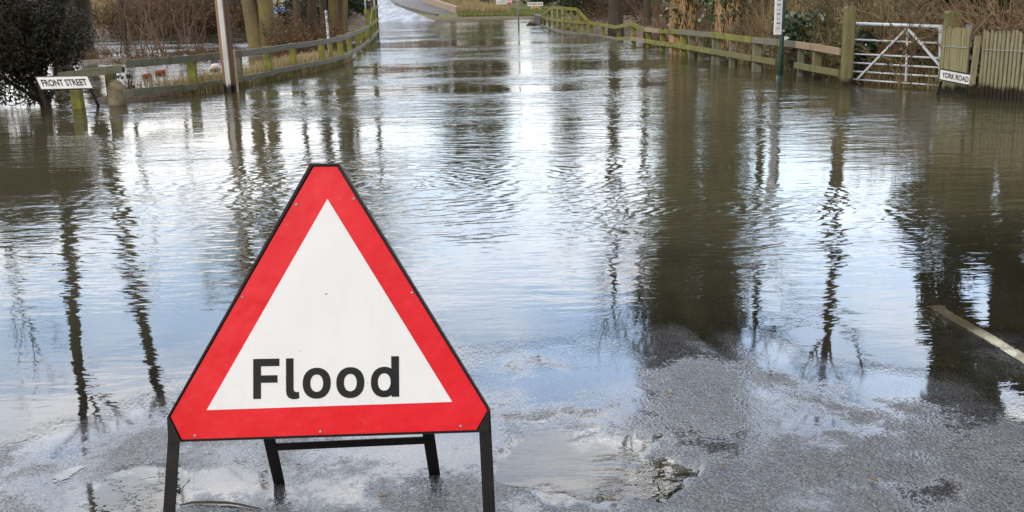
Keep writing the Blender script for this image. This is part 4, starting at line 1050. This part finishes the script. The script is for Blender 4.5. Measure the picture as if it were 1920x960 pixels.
# far wooden gate with two notices
g0, g1 = at(921, 20.5, .32), at(986, 20.5, .32)
e = empty('wooden_gate', (g0.x, g0.y, 0), 0, 'brown five-bar wooden gate with two notices across the far water', 'gate')
zb = g0.z
for k in range(5): MB().bar((g0.x, g0.y, zb + .12 + k * .25), (g1.x, g0.y, zb + .12 + k * .25), .04, .09).build('bar', RUSTW, e)
for u in (0, .35, .68, 1): 
    x = g0.x + (g1.x - g0.x) * u; MB().bar((x, g0.y - .045, zb - .1), (x, g0.y - .045, zb + 1.3), .09, .045, up=(0, 1, 0)).build('upright', RUSTW, e)
MB().bar((g0.x + .1, g0.y - .09, zb + .15), (g0.x + (g1.x - g0.x) * .5, g0.y - .09, zb + 1.15), .03, .09, up=(0, 1, 0)).build('brace', RUSTW, e)
def notice(px0, px1, py0, py1, label, lines, face=WHITEP, ink=INKG):
    a, b = at_y(px0, py1, g0.y - .14), at_y(px1, py0, g0.y - .14)
    n_ = empty('notice_board', ((a.x + b.x) / 2, a.y, 0), 0, label, 'notice')
    fn = lambda u, v, d: Vector((u, a.y + d, v))
    MB().prism([(a.x, a.z), (b.x, a.z), (b.x, b.z), (a.x, b.z)], fn, 0, .02).build('board', face, n_)
    mb = MB(); w = b.x - a.x; h = b.z - a.z
    for (u0, u1, v0, v1) in lines: mb.prism([(a.x + w * u0, a.z + h * v0), (a.x + w * u1, a.z + h * v0), (a.x + w * u1, a.z + h * v1), (a.x + w * u0, a.z + h * v1)], fn, -.008, -.001)
    mb.build('print_lines', ink, n_)
notice(930, 949.5, -9, 9, 'large white notice hung on the far wooden gate', [(.1, .32, .55, .9), (.4, .9, .62, .68), (.4, .9, .45, .5), (.15, .9, .25, .3)])
notice(950.5, 959.5, -9, 9.5, 'narrow white notice with red print on the far wooden gate', [(.12, .88, .1, .28), (.12, .88, .45, .5), (.12, .88, .6, .65)], basic('pinkish_notice', (.72, .62, .60), (.68, .56, .54), 5), basic('red_print', (.6, .10, .09), (.5, .08, .07), 5))
p = at(914, 21, .34)
MB().bar((p.x, p.y, -.2), (p.x, p.y, 2.0), .34, .34, up=(0, 1, 0)).build('gate_post', basic('dark_brown_post', (.10, .055, .035), (.07, .04, .03), 3))
tag(bpy.data.objects['gate_post.002'] if 'gate_post.002' in bpy.data.objects else COL.objects[-1], 'stout dark brown post at the hanging end of the far wooden gate', 'post')
# thin grey pole in the water
p = at(972.5, 45)
e = empty('lamp_post', (p.x, p.y, 0), 0, 'thin pale grey lamp post rising from the water before the far gate', 'lamp post')
MB().tube([(p.x, p.y, -.3), (p.x, p.y, 1.2), (p.x, p.y, 5.5)], [.05, .045, .035], 10).build('post_shaft', GREYM, e, True)
MB().tube([(p.x, p.y, 5.5), (p.x - .3, p.y, 5.75), (p.x - .8, p.y, 5.8)], .03, 8).build('arm', GREYM, e, True)
MB().bar((p.x - .75, p.y, 5.78), (p.x - 1.25, p.y, 5.8), .18, .1).build('lantern', GREYM, e)
# HOWDEN LANE plate
p = at(1004, 26, .15)
sc = p.y / F
fy = p.y
nameplate('HOWDEN LANE', at_y(989, 4.3, fy), at_y(1018, 4, fy), at_y(989, 11.2, fy), [(at_y(996, 10, fy + .03), at_y(996, 30, fy + .03)), (at_y(1012.5, 9, fy + .03), at_y(1012.5, 29, fy + .03))], 'small white street nameplate reading HOWDEN LANE across the far water', .88, .5, WHITEP, WHITEP)
p = at(1013, 26, .1); p.y -= .3
MB().tube([(p.x, p.y, -.2), (p.x, p.y, 3.4)], .06, 10).build('telegraph_post', BLACKM, None, True)
tag(COL.objects[-1], 'black post standing in front of the HOWDEN LANE plate', 'post')
p = at(1004.5, 25, .15); q = Vector((p.x, p.y + .4, 0)); zq = lz(q.x, q.y)
e = empty('grit_bin', (q.x, q.y, zq), 0, 'yellow grit bin half hidden under the HOWDEN LANE plate', 'bin')
MB().prism([(-.26, -.1), (.26, -.1), (.3, .34), (-.3, .34)], lambda u, v, d: Vector((u, d - .2, v)), 0, .4).build('bin_body', YELB, e, world=False)
MB().prism([(-.32, .342), (.32, .342), (.30, .40), (.1, .44), (-.1, .44), (-.30, .40)], lambda u, v, d: Vector((u, d - .23, v)), 0, .46).build('bin_lid', YELB, e, world=False)
# culvert headwall, floating branch
p, q = at(1005, 40), at(1018, 46)
e = empty('culvert_wall', (p.x, p.y, 0), 0, 'dark low brick wall end standing where the right railing starts', 'wall')
MB().bar((p.x, p.y, -.3), (q.x, q.y, -.3 + .0), .3, .6, up=(0, 0, 1)).build('footing', BARKD, e)
MB().bar((p.x + .05, p.y, .12), (q.x, q.y, .12), .28, .44).build('wall_body', basic('dark_wet_brick', (.045, .035, .03), (.07, .05, .04), 6), e)
MB().bar((p.x + .02, p.y, .37), (q.x + .02, q.y, .37), .34, .07).build('coping', basic('dark_coping', (.08, .07, .06), (.05, .045, .04), 6), e)
p = at(997, 48)
tag(MB().tube([(p.x - .25, p.y, .0), (p.x - .1, p.y + .05, .10), (p.x + .12, p.y, .06), (p.x + .35, p.y - .05, -.02)], [.03, .075, .07, .02], 8).build('floating_log', BARKD, None, True), 'dark log floating near the start of the right railing', 'log')
# marker post, thin grey poles by the left culvert
p = at(606, 126); p.y += 1.0
e = empty('marker_post', (p.x, p.y, 0), 0, 'slim white ribbed marker post behind the left fence', 'post')
mb = MB(); z = -.2; n_ = 40
pts = [(p.x - .02 * i / n_, p.y, -.2 + 1.45 * i / n_) for i in range(n_ + 1)]
mb.tube(pts, [.034 if i % 2 else .027 for i in range(n_ + 1)], 8).build('post_shaft', basic('mottled_white', (.72, .72, .74), (.25, .25, .27), 16, lo=.42, hi=.56), e, True)
for px, py, r, lb in ((688, 60, .035, 'thin grey pole behind the raised left railing'), (704.5, 55, .04, 'thin pale pole at the end of the raised left railing'), (709, 62, .05, 'thin black post at the very end of the left railing')):
    p = at(px, py)
    e = empty('thin_pole', (p.x, p.y, 0), 0, lb, 'pole')
    MB().tube([(p.x, p.y, -.3), (p.x, p.y, 2.4)], r, 8).build('pole_shaft', BLACKM if 'black' in lb else GREYM, e, True)
    MB().tube([(p.x, p.y, 2.4), (p.x, p.y, 2.44)], [r * 1.2, r * .6], 8).build('pole_cap', BLACKM if 'black' in lb else GREYM, e, True)
# blue tarpaulin heap and pale boards in the gap between the trees
p = at(520, 45, .2); y = p.y
a, b = at_y(508, 20, y), at_y(537, 20, y)
e = empty('blue_tarpaulin', ((a.x + b.x) / 2, y, 0), 0, 'bright blue tarpaulin glimpsed between the trunks of the left wood', 'tarpaulin')
mb = MB(); nn = 12
vs = []; 
for i in range(nn + 1):
    for j in range(4):
        u = i / nn; zz = (a.z - .08 + (.22, .26, .2, -.1)[3 - j] + .02 * math.sin(i * 2.1 + j)); vs.append((a.x + (b.x - a.x) * u, y + j * .3, zz if j else a.z - .1))
mb.add(vs, [(i*4+j, i*4+j+1, (i+1)*4+j+1, (i+1)*4+j) for i in range(nn) for j in range(3)]); mb.build('sheet', BLUEP, e)
MB().bar((a.x, y + .45, .0), (b.x, y + .45, .0), .7, (a.z - .12) * 2 - .1).build('stack', RUSTW, e)
a, b = at_y(508, 14, y + 2), at_y(532, 7, y + 2)
tag(MB().bar((a.x, y + 2, (a.z + b.z) / 2), (b.x, y + 2, (a.z + b.z) / 2), .05, b.z - a.z + .1).build('pale_board', PALEB), 'pale pinkish board above the blue tarpaulin', 'board')
# rubble and litter on the left verge
for px, py, s, lb in ((300, 133, .11, 'broken red brick on the verge right of the stone bollard'), (274, 140, .09, 'half brick nearer the bollard on the verge')):
    p = at(px, py, .08); z = lz(p.x, p.y)
    tag(MB().bar((p.x - s, p.y, max(z, 0) + .03), (p.x + s * .8, p.y + .09, max(z, 0) + .06), .10, .10, bev=.022).build('brick', BRICKR), lb, 'brick')
p = at(348, 108, .2)
mb = MB(); mb.tube([(p.x - .11, p.y, .16), (p.x - .07, p.y, .2), (p.x, p.y + .02, .225), (p.x + .07, p.y, .19), (p.x + .12, p.y, .16)], [.01, .04, .05, .045, .012], 7)
tag(mb.build('plastic_bag', BLUEP, None, True), 'crumpled blue plastic bag just above the top rail left of the pole', 'litter')
p = at(402, 128, .05)
mb = MB(); mb.tube([(p.x - .1, p.y, .02), (p.x - .03, p.y, .08), (p.x + .05, p.y, .09), (p.x + .12, p.y, .02)], [.03, .07, .075, .03], 7)
tag(mb.build('pale_stone', PALEB, None, True), 'pale stone on the verge left of the utility pole', 'stone')
# ivy sprig over the beam's end
q = at(243, 178, .0); put(leafy_shrub('ivy_clump', 64, 420, .16, .52, .05, LEAFI, 'small ivy clump climbing the left fence beside the bollard', n_lobes=9), q, .05)

# brick house up the hill, seen mirrored in the water
hx, hy = -15.5, 128; hz = lz(hx, hy) - .3
e = empty('brick_house', (hx, hy, hz), 0, 'red brick house with a grey roof up the hill, mirrored in the far water', 'house')
MB().bar((-5, 4, 2.6), (5, 4, 2.6), 8, 5.2).build('wall', basic('house_brick', (.33, .16, .11), (.26, .13, .09), 5), e, world=False)
MB().prism([(-.5, 5.21), (8.5, 5.21), (4, 8.2)], lambda u, v, d: Vector((d - 5.4, u, v)), 0, 10.8).build('roof', basic('grey_slate', (.10, .10, .11), (.14, .13, .13), 5), e, world=False)
for x in (-3.2, 0, 3.2):
    for z in (1.5, 4.0):
        f = MB().bar((x - .6, -.02, z), (x + .6, -.02, z), .08, 1.2).build('window', WHITEP, e, world=False)
        MB().bar((x - .5, -.065, z), (x + .5, -.065, z), .02, 1.0).build('pane', basic('window_glass', (.03, .035, .04), None, 3, .08, .6), f, world=False)
MB().bar((2, 4, 8.0), (2, 4, 9.3), .7, .7, up=(0, 1, 0)).build('chimney', BRICKR, e, world=False)

# ------------------------------------------------------------------ small litter on the wet road
def rp3(px, py, dz=.004): 
    p = at(px, py); h = float(road_h(p.x, p.y)); p = at(px, py, h); p.z = max(float(road_h(p.x, p.y)), 0) + dz; return p
tag(MB().tube([rp3(338, 950, .004), rp3(360, 947, .007), rp3(395, 945.5, .008), rp3(430, 946.5, .007), rp3(455, 950, .006), rp3(490, 957, .004)], [.0025, .004, .0045, .004, .0035, .002], 7).build('fallen_twig', BARKD, None, True), 'dark fallen twig on the wet road between the sign legs', 'twig')
rg = np.random.default_rng(9)
for i, (px, py) in enumerate(((1357, 880), (1010, 672), (1445, 700), (1640, 905), (1255, 742), (560, 875), (1150, 945), (720, 935))):
    p = rp3(px, py, .006); a = rg.uniform(0, 6.28); s = rg.uniform(.008, .014)
    fn = lambda u, v: (p.x + (u * math.cos(a) - v * math.sin(a)) * s, p.y + (u * math.sin(a) + v * math.cos(a)) * s)
    mb = MB(); P8 = [(-1, 0), (-.5, .45), (.2, .5), (1, 0), (.3, -.5), (-.5, -.4)]
    mb.add([(*fn(u, v), p.z + .002 + .25 * s * (abs(v) * 2)) for u, v in P8] + [(*fn(u, v), p.z + .25 * s * (abs(v) * 2)) for u, v in P8], [tuple(range(6)), tuple(range(11, 5, -1))] + [(k, 6 + k, 6 + (k + 1) % 6, (k + 1) % 6) for k in range(6)])
    tag(mb.build('dead_leaf', LEAFB), 'small dark dead leaf lying on the wet asphalt', 'leaf', 'dead leaves on the wet road')
